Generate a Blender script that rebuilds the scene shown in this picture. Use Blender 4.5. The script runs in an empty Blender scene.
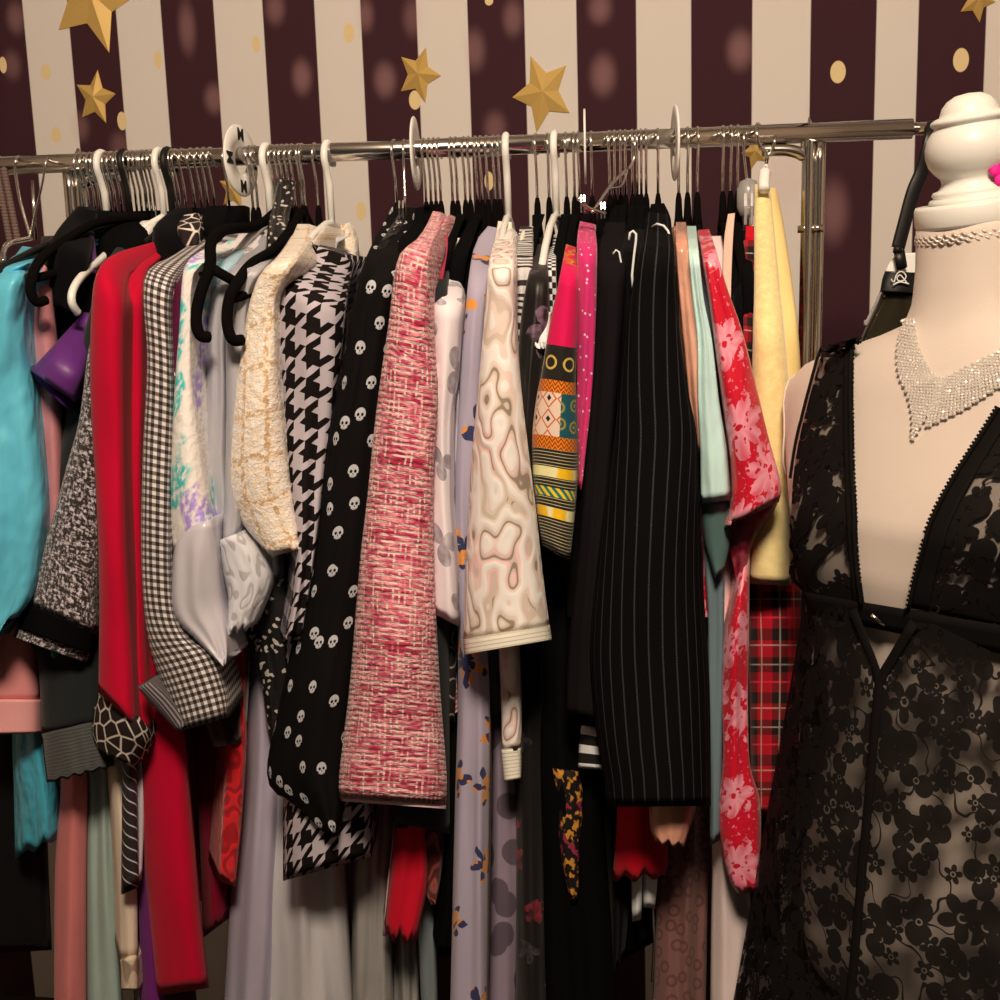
import bpy, bmesh, math, random
from mathutils import Vector, Matrix, noise
from mathutils.bvhtree import BVHTree
random.seed(7)
PI = math.pi
SC = bpy.context.scene
COL = SC.collection

# ------------------------------------------------------------------ camera
FPX = 1090.0
CAMH = 1.22
YAW, PITCH, ROLL = math.radians(7), math.radians(9.2), math.radians(-1.75)
_cy, _sy, _cp, _sp = math.cos(YAW), math.sin(YAW), math.cos(PITCH), math.sin(PITCH)
FW = Vector((-_sy*_cp, _cy*_cp, -_sp))
RT0 = Vector((_cy, _sy, 0))
UP0 = RT0.cross(FW)
RT = RT0*math.cos(ROLL) + UP0*math.sin(ROLL)
UP = UP0*math.cos(ROLL) - RT0*math.sin(ROLL)
CAMP = Vector((0, 0, CAMH))
YR = 1.30            # rail
YW = 1.75            # back wall

def ray(px, py):
    return FW + RT*((px-500)/FPX) - UP*((py-500)/FPX)
def at(px, py, Y):
    d = ray(px, py)
    return CAMP + d*(Y/d.y)

cam = bpy.data.cameras.new('camera')
camo = bpy.data.objects.new('camera', cam)
COL.objects.link(camo)
m = Matrix((RT, UP, -FW)).transposed().to_4x4()
m.translation = CAMP
camo.matrix_world = m
cam.sensor_width = 36
cam.lens = FPX/1000*36
cam.clip_start = .02
SC.camera = camo
def proj(p):
    d = Vector(p)-CAMP; w = d.dot(FW); return 500+FPX*d.dot(RT)/w, 500-FPX*d.dot(UP)/w
SC.view_settings.view_transform = 'Standard'
SC.view_settings.look = 'None'
SC.view_settings.gamma = 1
SC.view_settings.use_curve_mapping = False
SC.view_settings.exposure = 0.0

# ------------------------------------------------------------------ node expressions
class E:
    def __init__(s, nt, k): s.nt, s.k = nt, k
    def _m(s, op, *a, clamp=False):
        n = s.nt.nodes.new('ShaderNodeMath'); n.operation = op; n.use_clamp = clamp
        for i, x in enumerate(a):
            if isinstance(x, E): s.nt.links.new(x.k, n.inputs[i])
            else: n.inputs[i].default_value = float(x)
        return E(s.nt, n.outputs[0])
    def __add__(s, o): return s._m('ADD', s, o)
    __radd__ = __add__
    def __sub__(s, o): return s._m('SUBTRACT', s, o)
    def __rsub__(s, o): return s._m('SUBTRACT', o, s)
    def __mul__(s, o): return s._m('MULTIPLY', s, o)
    __rmul__ = __mul__
    def __truediv__(s, o): return s._m('DIVIDE', s, o)
    def __neg__(s): return s*-1
    def __lt__(s, o): return s._m('LESS_THAN', s, o)
    def __gt__(s, o): return s._m('GREATER_THAN', s, o)
    def frac(s): return s._m('FRACT', s)
    def floor(s): return s._m('FLOOR', s)
    def abs(s): return s._m('ABSOLUTE', s)
    def sin(s): return s._m('SINE', s)
    def cos(s): return s._m('COSINE', s)
    def sqrt(s): return s._m('SQRT', s)
    def pow(s, o): return s._m('POWER', s, o)
    def min(s, o): return s._m('MINIMUM', s, o)
    def max(s, o): return s._m('MAXIMUM', s, o)
    def atan2(s, o): return s._m('ARCTAN2', s, o)
    def sat(s): return s._m('ADD', s, 0, clamp=True)
    def step(s, a, b):                      # smoothstep a..b (a may exceed b)
        n = s.nt.nodes.new('ShaderNodeMapRange'); n.interpolation_type = 'SMOOTHSTEP'
        if a <= b: lo, hi, f0, f1 = a, b, 0, 1
        else: lo, hi, f0, f1 = b, a, 1, 0
        s.nt.links.new(s.k, n.inputs['Value'])
        n.inputs['From Min'].default_value = lo; n.inputs['From Max'].default_value = hi
        n.inputs['To Min'].default_value = f0; n.inputs['To Max'].default_value = f1
        return E(s.nt, n.outputs[0])
    def band(s, a, b): return (s > a)*(s < b)

class Ctx:
    def __init__(s, nt):
        s.nt = nt
        uv = nt.nodes.new('ShaderNodeUVMap')
        sp = nt.nodes.new('ShaderNodeSeparateXYZ')
        nt.links.new(uv.outputs[0], sp.inputs[0])
        s.u, s.v = E(nt, sp.outputs[0]), E(nt, sp.outputs[1])
        tc = nt.nodes.new('ShaderNodeNewGeometry')
        sq = nt.nodes.new('ShaderNodeSeparateXYZ')
        nt.links.new(tc.outputs['Position'], sq.inputs[0])
        s.x, s.y, s.z = (E(nt, sq.outputs[i]) for i in range(3))
    def vec(s, a, b, c=0.0):
        n = s.nt.nodes.new('ShaderNodeCombineXYZ')
        for i, x in enumerate((a, b, c)):
            if isinstance(x, E): s.nt.links.new(x.k, n.inputs[i])
            else: n.inputs[i].default_value = x
        return n.outputs[0]
    def noise(s, vec, scale=1, detail=2, rough=.5):
        n = s.nt.nodes.new('ShaderNodeTexNoise')
        n.inputs['Scale'].default_value = scale; n.inputs['Detail'].default_value = detail
        n.inputs['Roughness'].default_value = rough
        s.nt.links.new(vec, n.inputs['Vector'])
        return E(s.nt, n.outputs[0])
    def vor(s, a, b, rand=1.0, feature='F1', dist='EUCLIDEAN'):
        n = s.nt.nodes.new('ShaderNodeTexVoronoi'); n.voronoi_dimensions = '2D'
        n.feature = feature
        if feature == 'F1': n.distance = dist
        n.inputs['Scale'].default_value = 1; n.inputs['Randomness'].default_value = rand
        s.nt.links.new(s.vec(a, b), n.inputs['Vector'])
        if feature != 'F1': return E(s.nt, n.outputs['Distance'])
        p = s.nt.nodes.new('ShaderNodeSeparateXYZ'); s.nt.links.new(n.outputs['Position'], p.inputs[0])
        c = s.nt.nodes.new('ShaderNodeSeparateColor'); s.nt.links.new(n.outputs['Color'], c.inputs[0])
        return (E(s.nt, n.outputs['Distance']), a-E(s.nt, p.outputs[0]), b-E(s.nt, p.outputs[1]),
                E(s.nt, c.outputs[0]), E(s.nt, c.outputs[1]))
    def mix(s, f, a, b):
        n = s.nt.nodes.new('ShaderNodeMix'); n.data_type = 'RGBA'
        for x, i in ((f, 0), (a, 6), (b, 7)):
            if isinstance(x, E): s.nt.links.new(x.k, n.inputs[i])
            elif isinstance(x, (tuple, list)): n.inputs[i].default_value = (*x[:3], 1)
            elif isinstance(x, (int, float)): n.inputs[i].default_value = x
            else: s.nt.links.new(x, n.inputs[i])
        return n.outputs[2]
    def flower(s, u, v, size, petals=5, rad=.42, inner=.5, rand=.8):
        d, dx, dy, r1, r2 = s.vor(u/size, v/size, rand)
        r = (dx*dx+dy*dy).sqrt()
        a = dx.atan2(dy) + r1*6.28
        lim = ((a*(petals/2)).cos().abs()*(1-inner)+inner)*rad*(r2*.5+.6)
        return r, a, lim, r1, r2

def lin(c):
    c = c/255
    return c/12.92 if c < .04045 else ((c+.055)/1.055)**2.4
LIGHT = (.80, .66, .535)
def T(r, g, b):                              # albedo of a cloth that reads (r,g,b) under the room's warm lamp
    return tuple(min(.88, lin(c)*.8/w) for c, w in zip((r, g, b), LIGHT))

MATS = {}
def mat(name, col, rough=.85, spec=.25, metal=0, sheen=0, bump=None, bstr=.3, bdist=.002, alpha=None, trans=0, coat=0, ior=None, sub=0):
    mt = bpy.data.materials.new(name); mt.use_nodes = True
    nt = mt.node_tree; bs = nt.nodes['Principled BSDF']
    c = Ctx(nt)
    col = col(c) if callable(col) else col
    def put(k, v):
        if isinstance(v, E): nt.links.new(v.k, bs.inputs[k])
        elif isinstance(v, tuple): bs.inputs[k].default_value = (*v[:3], 1)
        elif isinstance(v, (int, float)): bs.inputs[k].default_value = v
        else: nt.links.new(v, bs.inputs[k])
    put('Base Color', col)
    put('Roughness', rough(c) if callable(rough) else rough); put('Specular IOR Level', spec); put('Metallic', metal)
    put('Sheen Weight', sheen); put('Transmission Weight', trans); put('Coat Weight', coat)
    if ior: put('IOR', ior)
    if alpha is not None: put('Alpha', alpha(c) if callable(alpha) else alpha)
    if bump:
        n = nt.nodes.new('ShaderNodeBump'); n.inputs['Strength'].default_value = bstr
        n.inputs['Distance'].default_value = bdist
        b = bump(c); nt.links.new(b.k, n.inputs['Height']); nt.links.new(n.outputs[0], bs.inputs['Normal'])
    MATS[name] = mt
    return mt

# bumps
def weave(c, s=.0022): return ((c.u*(6.283/s)).sin()*(c.v*(6.283/s)).sin())
def crumple(sc=18, st=.35): return lambda c: c.noise(c.vec(c.u*1.0, c.v*st, c.x*.3), sc, 3)
def plain(name, rgb, rough=.9, sheen=.06, sc=16, bstr=.35, bdist=.012, spec=.12, st=.25, var=.10):
    def f(c):
        n = c.noise(c.vec(c.u, c.v*.4), 40, 3)
        return c.mix(n, tuple(x*(1-var) for x in T(*rgb)), tuple(min(.9, x*(1+var)) for x in T(*rgb)))
    return mat(name, f, rough, spec, 0, sheen, crumple(sc, st), bstr, bdist)
def satin(name, rgb, rough=.33, sc=11, bstr=.6, bdist=.02, spec=.6, st=.5):
    return plain(name, rgb, rough, .03, sc, bstr, bdist, spec, st)
BLACK = (.012, .011, .011)

# ---- cloths
def f_tweed(c, p=.0056):
    j = c.noise(c.vec(c.u, c.v), 45, 1)*.7
    row, colu = (c.v/p+j).floor(), (c.u/p+j).floor()
    fr, fc = (c.v/p+j).frac(), (c.u/p+j).frac()
    bl = c.noise(c.vec(c.u*75, c.v*150), 1, 2, .6)
    bandr = c.noise(c.vec(c.u*5, row*.31), 1, 1)
    bandc = c.noise(c.vec(colu*.37, c.v*6), 1, 1)
    base = c.mix(bl.step(.35, .68), T(186, 44, 78), T(238, 146, 142))
    base = c.mix((bandr.step(.5, .66)*.9).max(bandc.step(.55, .7)*.7), base, T(172, 26, 58))
    hn = c.noise(c.vec(c.u*60, row*3.7), 1, 1); vn = c.noise(c.vec(colu*4.1, c.v*60), 1, 1)
    hl = (fr > .58)*hn.step(.40, .55)
    vl = (fc > .64)*vn.step(.46, .60)
    l = hl.max(vl*.95)
    return c.mix(l*.74, base, T(250, 206, 184))
def b_tweed(c):
    return c.noise(c.vec(c.u*150, c.v*330), 1, 2)+((c.v/.0056).frac()-.5).abs()*.6
mat('pink_tweed', f_tweed, .95, .1, 0, .3, b_tweed, .8, .004)
mat('pink_lining', T(250, 190, 185), .6)
mat('pink_tweed_reverse', T(190, 60, 80), .95)

def f_hound(c, p=.031):
    u, v = c.u/p+c.noise(c.vec(c.u, c.v), 20, 1)*.25, c.v/p
    a = (u.frac() < .5); b = (v.frac() < .5)
    t = ((u*2+v*2).frac() < .5)
    k = a*t+b*(1-t)
    return c.mix(k, T(190, 170, 166), (.008, .006, .006))
mat('houndstooth', f_hound, .8, .12, 0, 0, crumple(14), .5, .016)

def f_ging(c, p=.0078):
    a = ((c.u/p).frac() < .5); b = ((c.v/p).frac() < .5)
    k = (a+b)*.5
    x = c.mix((k > .3), T(225, 205, 188), T(120, 104, 96))
    return c.mix((k > .8), x, (.02, .017, .018))
mat('gingham', f_ging, .85, .2, 0, .1, crumple(18), .4, .012)
mat('gingham_reverse', lambda c: c.mix(((c.u/.004).frac() < .5), T(60, 52, 52), T(130, 115, 110)), .85)

def f_boucle(c):
    n = c.noise(c.vec(c.u*260, c.v*150), 1, 2, .7); m2 = c.noise(c.vec(c.u*120, c.v*280), 1, 2, .7)
    k = (n*.5+m2*.5).step(.47, .60)
    h = c.noise(c.vec(c.u*30, c.v*30), 1, 1)
    return c.mix(k, (.03, .025, .026), c.mix(h, T(190, 165, 160), T(228, 208, 198)))
mat('black_boucle', f_boucle, .95, .1, 0, .2, lambda c: c.noise(c.vec(c.u*230, c.v*230), 1, 2), .8, .004)

def f_cream(c):
    n = c.noise(c.vec(c.u, c.v), 110, 3, .7)
    g = c.noise(c.vec(c.u, c.v), 30, 2)
    lu = ((c.u/.028+g*.35).frac()-.5).abs(); lv = ((c.v/.045+g*.35).frac()-.5).abs()
    l = (lu < .09).max(lv < .065)*c.noise(c.vec(c.u, c.v), 160, 2, .7).step(.42, .55)
    base = c.mix(n.step(.3, .7), T(240, 206, 166), T(255, 244, 222))
    return c.mix(l*.75, base, T(196, 142, 78))
mat('cream_boucle', f_cream, .98, .05, 0, .4, lambda c: c.noise(c.vec(c.u, c.v), 120, 3, .7), .6, .006)

def f_skull(c):
    d, dx, dy, r1, r2 = c.vor(c.u/.030, c.v/.030, .8)
    x, y = dx/.185, dy/.235
    head = ((x*x+y*y).sqrt() < .95)*(1-(y > .35)*(x.abs() > .62))
    ex, ey = x.abs()-.38, y-.05
    eyes = ((ex*ex+ey*ey).sqrt() < .24)
    nose = (x.abs() < .09)*y.band(.3, .55)
    teeth = (y > .68)*((x*4).frac() < .25)
    k = head*(1-eyes.max(nose).max(teeth))
    return c.mix(k*(r1 > .12), (.0045, .0042, .0045), T(190, 180, 172))
mat('skull_chiffon', f_skull, .8, .1, 0, 0, crumple(14, .2), .6, .02)

def swirl(c, sc=1.0):
    w1 = c.noise(c.vec(c.u*14*sc, c.v*8*sc), 1, 1)
    w2 = c.noise(c.vec(c.u*22*sc+7, c.v*11*sc), 1, 0)
    return ((w1*9+w2*3)*6.283*.55).sin(), w1, w2
def f_lace(c):
    s, w1, w2 = swirl(c, 2.3)
    hole = s.step(-.9, -.97)*(w1 > .45)
    edge = s.step(-.55, -.8)
    ridge = s.step(.0, .4)
    pk = c.noise(c.vec(c.u, c.v), 9, 1).step(.42, .6)
    a = c.mix(pk, T(232, 204, 178), T(240, 192, 174))
    b = c.mix(ridge, a, T(250, 232, 208))
    b = c.mix(edge*.5, b, T(190, 165, 140))
    return c.mix(hole, b, T(150, 126, 102))
mat('cream_lace', f_lace, .85, .2, 0, .2, lambda c: swirl(c, 2.3)[0], .25, .0015)
mat('cream_band', lambda c: c.mix(((c.v/.004).frac() < .2), T(240, 222, 192), T(190, 172, 145)), .7)
mat('cream_plain', T(240, 218, 186), .8)

def f_wc(c):
    n1 = c.noise(c.vec(c.u, c.v*.8, 3.0), 13, 2); n2 = c.noise(c.vec(c.u, c.v*.8, 9.0), 12, 2)
    f = c.noise(c.vec(c.u, c.v), 90, 3)
    base = c.mix(((f > .62)*.4), T(244, 238, 226), T(200, 190, 170))
    tex = c.noise(c.vec(c.u, c.v), 120, 2).step(.35, .6)
    a = c.mix(n1.step(.50, .54)*tex, base, T(60, 185, 170))
    return c.mix(n2.step(.53, .57)*tex, a, T(176, 140, 200))
mat('watercolor_knit', f_wc, .8, .25, 0, .1, lambda c: c.noise(c.vec(c.u, c.v), 120, 3), .5, .003)

def f_leaf(c):
    r, a, lim, r1, r2 = c.flower(c.u, c.v, .06, 3, .40, .25, .8)
    k = r < lim
    ink = c.noise(c.vec(c.u, c.v), 70, 2).step(.25, .7)
    return c.mix(k*(.35+ink*.5), T(232, 211, 200), T(124, 108, 112))
mat('pale_leaf_print', f_leaf, .7, .3, 0, .1, crumple(14), .5, .014)

def f_lav(c):
    w = c.noise(c.vec(c.u, c.v), 40, 2)*.02
    r, a, lim, r1, r2 = c.flower(c.u+w, c.v-w, .085, 5, .36, .15, .9)
    k = r < lim
    nn = c.noise(c.vec(c.u, c.v), 55, 1)
    ink = c.mix((nn > .5), T(225, 140, 60), c.mix((nn > .43), T(170, 60, 60), T(52, 52, 84)))
    return c.mix(k, T(172, 154, 160), ink)
mat('lavender_floral', f_lav, .75, .25, 0, .1, crumple(14, .15), .5, .014)

def f_afr(c):
    u, v = c.u, c.v
    mag = T(212, 12, 72)
    # orange scrolls near the neck, then plain magenta, then the banded border
    sc = c.noise(c.vec(u*40, v*26), 1, 1)
    scr = ((sc*30).sin() > .2)*(v < .13)
    top = c.mix(scr, mag, c.mix((sc > .5), T(220, 90, 30), T(200, 175, 40)))
    blk = (.014, .012, .012)
    v0 = (v-.262+u*.12)*1.12
    ru = (u/.021).frac()-.5; rv = (v0-.018)/.021
    rr = (ru*ru+rv*rv).sqrt()
    ring = rr.band(.25, .36)
    b1 = c.mix(ring, blk, T(200, 165, 70))
    zig = ((u/.006).frac()-.5).abs()*2
    orn = c.mix(((v0/.005+zig).frac() < .4), T(226, 118, 22), T(120, 45, 10))
    dx = ((u/.017).frac()-.5).abs()*2; dy = ((v0/.022).frac()-.5).abs()*2
    dd = dx+dy
    dia = c.mix(dd.band(.8, 1.0), c.mix((dd < .32), T(225, 190, 160), T(40, 25, 25)), T(195, 90, 30))
    q = c.vor(u/.02, v0/.02, .2)[0]
    teal = c.mix(q.band(.22, .34).max(q < .1), T(20, 78, 84), T(150, 130, 60))
    mid = c.mix((u < .004), teal, dia)
    s1 = c.mix(((v0/.0035).frac() < .22), blk, T(190, 170, 120))
    yel = c.mix(c.noise(c.vec(u*60, v*10), 1, 0).step(.45, .55), T(236, 176, 22), T(235, 215, 150))
    out = c.mix((v0 > 0), top, b1)
    for lo, hi, col in ((.036, .049, orn), (.049, .095, mid), (.095, .109, orn), (.109, .128, s1), (.128, .139, yel), (.139, .150, s1),
                        (.150, .160, c.mix(((u/.009-v0/.01).frac() < .5), T(30, 110, 100), T(236, 190, 30))), (.160, .172, s1), (.172, .183, yel), (.183, .205, s1), (.205, .7, s1)):
        out = c.mix(v0.band(lo, hi), out, col)
    return out
mat('african_print', f_afr, .8, .2, 0, .1, crumple(16), .4, .01)

def f_pin(c):
    k = ((c.u/.0132+.5).frac()-.5).abs() < .055
    d = ((c.v/.0016).frac() < .65)
    return c.mix(k*d, (.004, .0038, .004), T(64, 61, 61))
mat('pinstripe', f_pin, .95, .06, 0, 0, lambda c: weave(c), .1, .0005)

def f_redfl(c):
    r, a, lim, r1, r2 = c.flower(c.u+c.noise(c.vec(c.u, c.v), 60, 2)*.012, c.v+c.noise(c.vec(c.u, c.v, 5.0), 60, 2)*.012, .056, 7, .60, .55, .8)
    k = (r < lim)*(c.noise(c.vec(c.u, c.v), 90, 2) > .40)
    vein = ((a*9).cos()*.5+.5)
    pet = c.mix(vein*(r.step(0, .5)), T(238, 146, 152), T(220, 84, 100))
    pet = c.mix((r < .06), pet, T(200, 20, 40))
    sp = c.noise(c.vec(c.u, c.v), 230, 2)
    base = c.mix((sp > .64), T(206, 18, 40), T(236, 110, 122))
    return c.mix(k, base, pet)
mat('red_floral_satin', f_redfl, .35, .5, 0, .1, crumple(10, .5), .6, .02)
mat('red_floral_reverse', lambda c: c.mix(c.noise(c.vec(c.u, c.v), 40, 2).step(.4, .6), T(120, 14, 30), T(165, 70, 80)), .6)

def f_plaid(c):
    P = .068
    def st(x): 
        f = (x/P).frac()
        return f.band(.10, .34).max(f.band(.66, .84)), f.band(.205, .23).max(f.band(.90, .925)), f.band(.48, .51)
    au, wu, ru = st(c.u+.01); av, wv, rv = st(c.v)
    x = c.mix((au*.66+av*.66).sat(), T(180, 14, 32), (.012, .008, .009))
    x = c.mix(ru.max(rv)*.8, x, T(225, 40, 60))
    tw = (((c.u+c.v)/.0024).frac() < .6)
    return c.mix(wu.max(wv)*tw*.7, x, T(215, 190, 160))
mat('tartan', f_plaid, .85, .2, 0, .1, crumple(16), .3, .01)

def f_giraffe(c):
    e = c.vor(c.u/.019, c.v/.019, .9, 'DISTANCE_TO_EDGE')
    return c.mix(e.step(.05, .09), T(228, 204, 180), T(46, 34, 30))
mat('giraffe_print', f_giraffe, .8, .2)
def f_stripe(p, a, b, w=.18, sl=0.0):
    return lambda c: c.mix((((c.v+c.u*sl)/p).frac() < w), b, a)
mat('zebra_print', lambda c: c.mix((((c.v*100+c.noise(c.vec(c.u*20, c.v*30), 1, 1)*4)).frac() < .45), T(205, 190, 175), (.03, .025, .025)), .7)
mat('check_ribbon', lambda c: c.mix((((c.u/.012).frac() < .5)*1.0-((c.v/.012).frac() < .5)*1.0).abs(), T(225, 215, 205), (.02, .02, .02)), .7)
def f_dfl(c1, c2, size=.05):
    def f(c):
        w = c.noise(c.vec(c.u, c.v), 50, 2)*.014
        r, a, lim, r1, r2 = c.flower(c.u+w, c.v-w, size, 5, .42, .4, .9)
        return c.mix((r < lim)*(r2 > .4)*c.noise(c.vec(c.u, c.v), 80, 2).step(.3, .7), (.006, .0055, .006), c.mix((r1 > .5), T(*c1), T(*c2)))
    return f
mat('black_rose_print', f_dfl((150, 40, 50), (70, 62, 62)), .8, .2, 0, .1, crumple(14), .5, .012)
mat('black_orange_embroidery', f_dfl((190, 130, 40), (180, 50, 60), .04), .8, .2, 0, .1, crumple(14), .5, .012)
mat('gold_embroidery', lambda c: c.mix(c.noise(c.vec(c.u*60, c.v*45), 2, 2).step(.50, .56), (.006, .0055, .006), c.mix((c.noise(c.vec(c.u*30, c.v*20, 4.0), 1, 1) > .54), T(196, 126, 44), T(140, 40, 60))), .8)
mat('mauve_shadow_print', f_dfl((120, 90, 100), (90, 74, 84), .06), .45, .4, 0, .1, crumple(10), .6, .015)
mat('mauve_rose_print', lambda c: c.mix(c.flower(c.u, c.v, .05)[0].step(.34, .3)*.7, T(150, 126, 132), T(60, 44, 50)), .8)
mat('paisley_brown', lambda c: c.mix(c.vor(c.u/.022, c.v/.022, .8)[0].band(.2, .36)*.6, T(128, 84, 74), T(84, 48, 44)), .8, .2, 0, .1, crumple(12), .6, .015)
mat('chain_print', lambda c: c.mix(c.vor(c.u/.03, c.v/.03, .6)[0].band(.33, .4), (.014, .013, .014), T(140, 120, 105)), .7)
mat('tie_stripe', f_stripe(.0145, T(196, 184, 180), (.03, .024, .028), .13, -.9), .5, .4)
mat('white_stripe_black', f_stripe(.02, T(225, 215, 205), (.012, .012, .012), .45), .7)
mat('red_lace', lambda c: c.mix(swirl(c, 2.6)[0].step(-.4, .4), T(170, 10, 22), T(222, 26, 34)), .8, .2, 0, .2, lambda c: swirl(c, 2.6)[0], .3, .002)
mat('rust_lace', lambda c: c.mix(swirl(c, 2.6)[0].step(-.2, .6), T(96, 34, 30), T(158, 72, 62)), .8, .2, 0, .2, lambda c: swirl(c, 2.6)[0], .3, .002)
mat('white_lace_trim', lambda c: c.mix(swirl(c, 3.2)[0].step(-.9, -.3), T(176, 164, 156), T(216, 203, 194)), .8, .2, 0, .2, lambda c: swirl(c, 3.2)[0], .15, .001)
mat('beige_lace_trim', lambda c: c.mix(swirl(c, 2)[0].step(-.3, .3), T(160, 130, 104), T(214, 184, 150)), .8)
def f_seq(c):
    d = c.vor(c.u/.004, c.v/.004, 1)[3]
    return c.mix((d > .9), (.012, .012, .013), (.5, .48, .46))
mat('black_sequin', f_seq, .25, .6, 0, 0, lambda c: c.vor(c.u/.004, c.v/.004, 1)[3], .8, .003)
mat('plum_sequin', lambda c: c.mix((c.vor(c.u/.004, c.v/.004, 1)[3] > .85), T(84, 22, 48), T(230, 190, 200)), .25, .6, 0, 0, lambda c: c.vor(c.u/.004, c.v/.004, 1)[3], .8, .003)
mat('magenta_beaded', lambda c: c.mix((c.vor(c.u/.012, c.v/.012, 1)[0] < .10), T(206, 42, 100), T(240, 190, 190)), .8, .2, 0, .2, crumple(20), .5, .01)
def f_frills(c): return ((c.v/.004+c.noise(c.vec(c.u, c.v), 40, 2)).frac())
mat('charcoal_crinkle', lambda c: c.mix(f_frills(c), T(52, 50, 46), T(84, 80, 72)), .9, .1, 0, .1, f_frills, .5, .004)

satin('turquoise_satin', (96, 184, 196), .42, sc=14, bstr=.8, bdist=.03)
plain('turquoise_reverse', (52, 100, 104))
satin('teal_satin', (70, 158, 170), .3, sc=22, bdist=.03)
satin('dusty_rose_satin', (196, 122, 118), .4)
plain('pink_crepe', (236, 142, 132), .8)
plain('pink_crepe_light', (250, 158, 146), .7)
satin('purple_satin', (96, 36, 104), .5)
plain('purple_dark', (58, 22, 78))
plain('red_crepe', (188, 5, 40), .85, bstr=.15)
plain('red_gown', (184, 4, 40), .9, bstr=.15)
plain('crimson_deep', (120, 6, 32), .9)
plain('plum_velvet', (56, 12, 22), .9, sheen=.5)
plain('charcoal_knit', (34, 36, 35), .95)
plain('light_blue_cotton', (166, 184, 184), .85)
satin('gray_satin', (172, 160, 154), .35)
satin('silver_satin', (204, 188, 182), .24, sc=9, bstr=.5, bdist=.02)
plain('black_cotton', (10, 9, 9), .97, sheen=0, spec=.05, var=.02)
plain('black_velvet', (11, 10, 11), .97, sheen=.03, spec=.05, var=.02)
satin('black_satin', (16, 15, 15), .4, spec=.3)
plain('brown_black_wool', (23, 18, 18), .97, sheen=0, spec=.06, var=.02)
satin('copper_satin', (206, 140, 110), .26, sc=20, bdist=.025)
satin('mint_satin', (196, 220, 206), .34, sc=16)
satin('mint_reverse', (84, 104, 94), .3)
plain('gray_teal', (104, 116, 114), .6)
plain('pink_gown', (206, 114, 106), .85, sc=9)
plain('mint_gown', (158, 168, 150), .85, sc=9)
plain('beige_cloth', (226, 196, 164), .85)
plain('purple_cloth', (110, 32, 98), .85)
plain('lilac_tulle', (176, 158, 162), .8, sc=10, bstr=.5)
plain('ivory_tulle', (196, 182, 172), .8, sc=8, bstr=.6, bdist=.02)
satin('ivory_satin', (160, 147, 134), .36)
satin('silver_gray_satin', (120, 124, 118), .3)
plain('red_chiffon', (198, 16, 36), .7)
plain('bright_red', (196, 12, 30), .85)
plain('white_cotton', (222, 212, 198), .85)
plain('blush_gown', (238, 204, 188), .7, sc=9)
plain('beige_strap', (230, 180, 152), .6)
plain('taupe_cloth', (150, 120, 110), .8)
mat('yellow_terry', lambda c: c.mix(c.noise(c.vec(c.u, c.v), 90, 3, .7).step(.3, .7), T(234, 196, 126), T(246, 212, 142)), .98, .05, 0, .4, lambda c: c.noise(c.vec(c.u, c.v), 160, 3, .7), .25, .002)
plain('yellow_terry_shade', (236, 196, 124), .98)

# ---- hard things
mat('chrome', (.72, .70, .67), .16, .5, 1, bump=lambda c: c.noise(c.vec(c.x*3, c.y*30, c.z*30), 3, 2), bstr=.05, bdist=.002)
mat('chrome_wire', (.75, .73, .70), .18, .5, 1)
mat('white_plastic', T(238, 222, 200), .35, .5)
mat('frost_plastic', T(205, 190, 175), .2, .5, trans=.6)
mat('black_flock', (.0045, .004, .004), 1.0, .03, 0, 0, lambda c: c.noise(c.vec(c.x, c.y, c.z), 600, 2), .4, .001)
mat('black_plastic', (.008, .008, .008), .5, .3)
mat('black_print', (.012, .012, .012), .8)
mat('gold_foil', T(206, 160, 84), .45, .4, .2)
mat('mannequin_cloth', T(206, 180, 157), .9, .15, 0, .2, lambda c: c.noise(c.vec(c.x, c.y, c.z), 900, 2), .15, .001)
mat('mannequin_paint', T(222, 206, 184), .38, .4, bump=lambda c: c.noise(c.vec(c.x*.2, c.y*.2, c.z), 120, 2), bstr=.06, bdist=.001)
mat('hot_pink', T(232, 24, 118), .6)
mat('rhinestone', (.80, .77, .73), .22, .9, .35)
mat('silver_cord', (.55, .48, .43), .4, .5, .4)
mat('wood_dark', (.05, .03, .02), .5)
mat('glossy_dark', (.022, .020, .012), .14, .6)
mat('tag_white', T(235, 220, 205), .6)
mat('rope_beige', lambda c: c.mix(((c.u/.004+c.v/.006).frac() < .4), T(178, 150, 128), T(110, 84, 72)), .7)

def lace_mask(c):
    k = None
    for s, pet, rad, inn, off in ((.050, 5, .40, .40, 0.0), (.027, 5, .40, .42, 3.3), (.034, 2, .60, .22, 7.7)):
        r, a, lim, r1, r2 = c.flower(c.u+off, c.v+off*.7, s, pet, rad, inn, .9)
        q = (r < lim)*(1-r.band(.05, .085))
        k = q if k is None else k.max(q)
    vine = (c.noise(c.vec(c.u, c.v), 30, 1)-.5).abs() < .012
    return k.max(vine)
def f_lacealpha(lo):
    return lambda c: lace_mask(c)*(.97-lo)+lo
mat('black_lace', (.007, .006, .006), .8, .1, 0, 0, None, alpha=f_lacealpha(.25))
mat('black_lace_skirt', (.007, .006, .006), .8, .1, 0, 0, None, alpha=f_lacealpha(.33))
mat('black_satin_trim', (.005, .0045, .0045), .85, .1)

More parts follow.
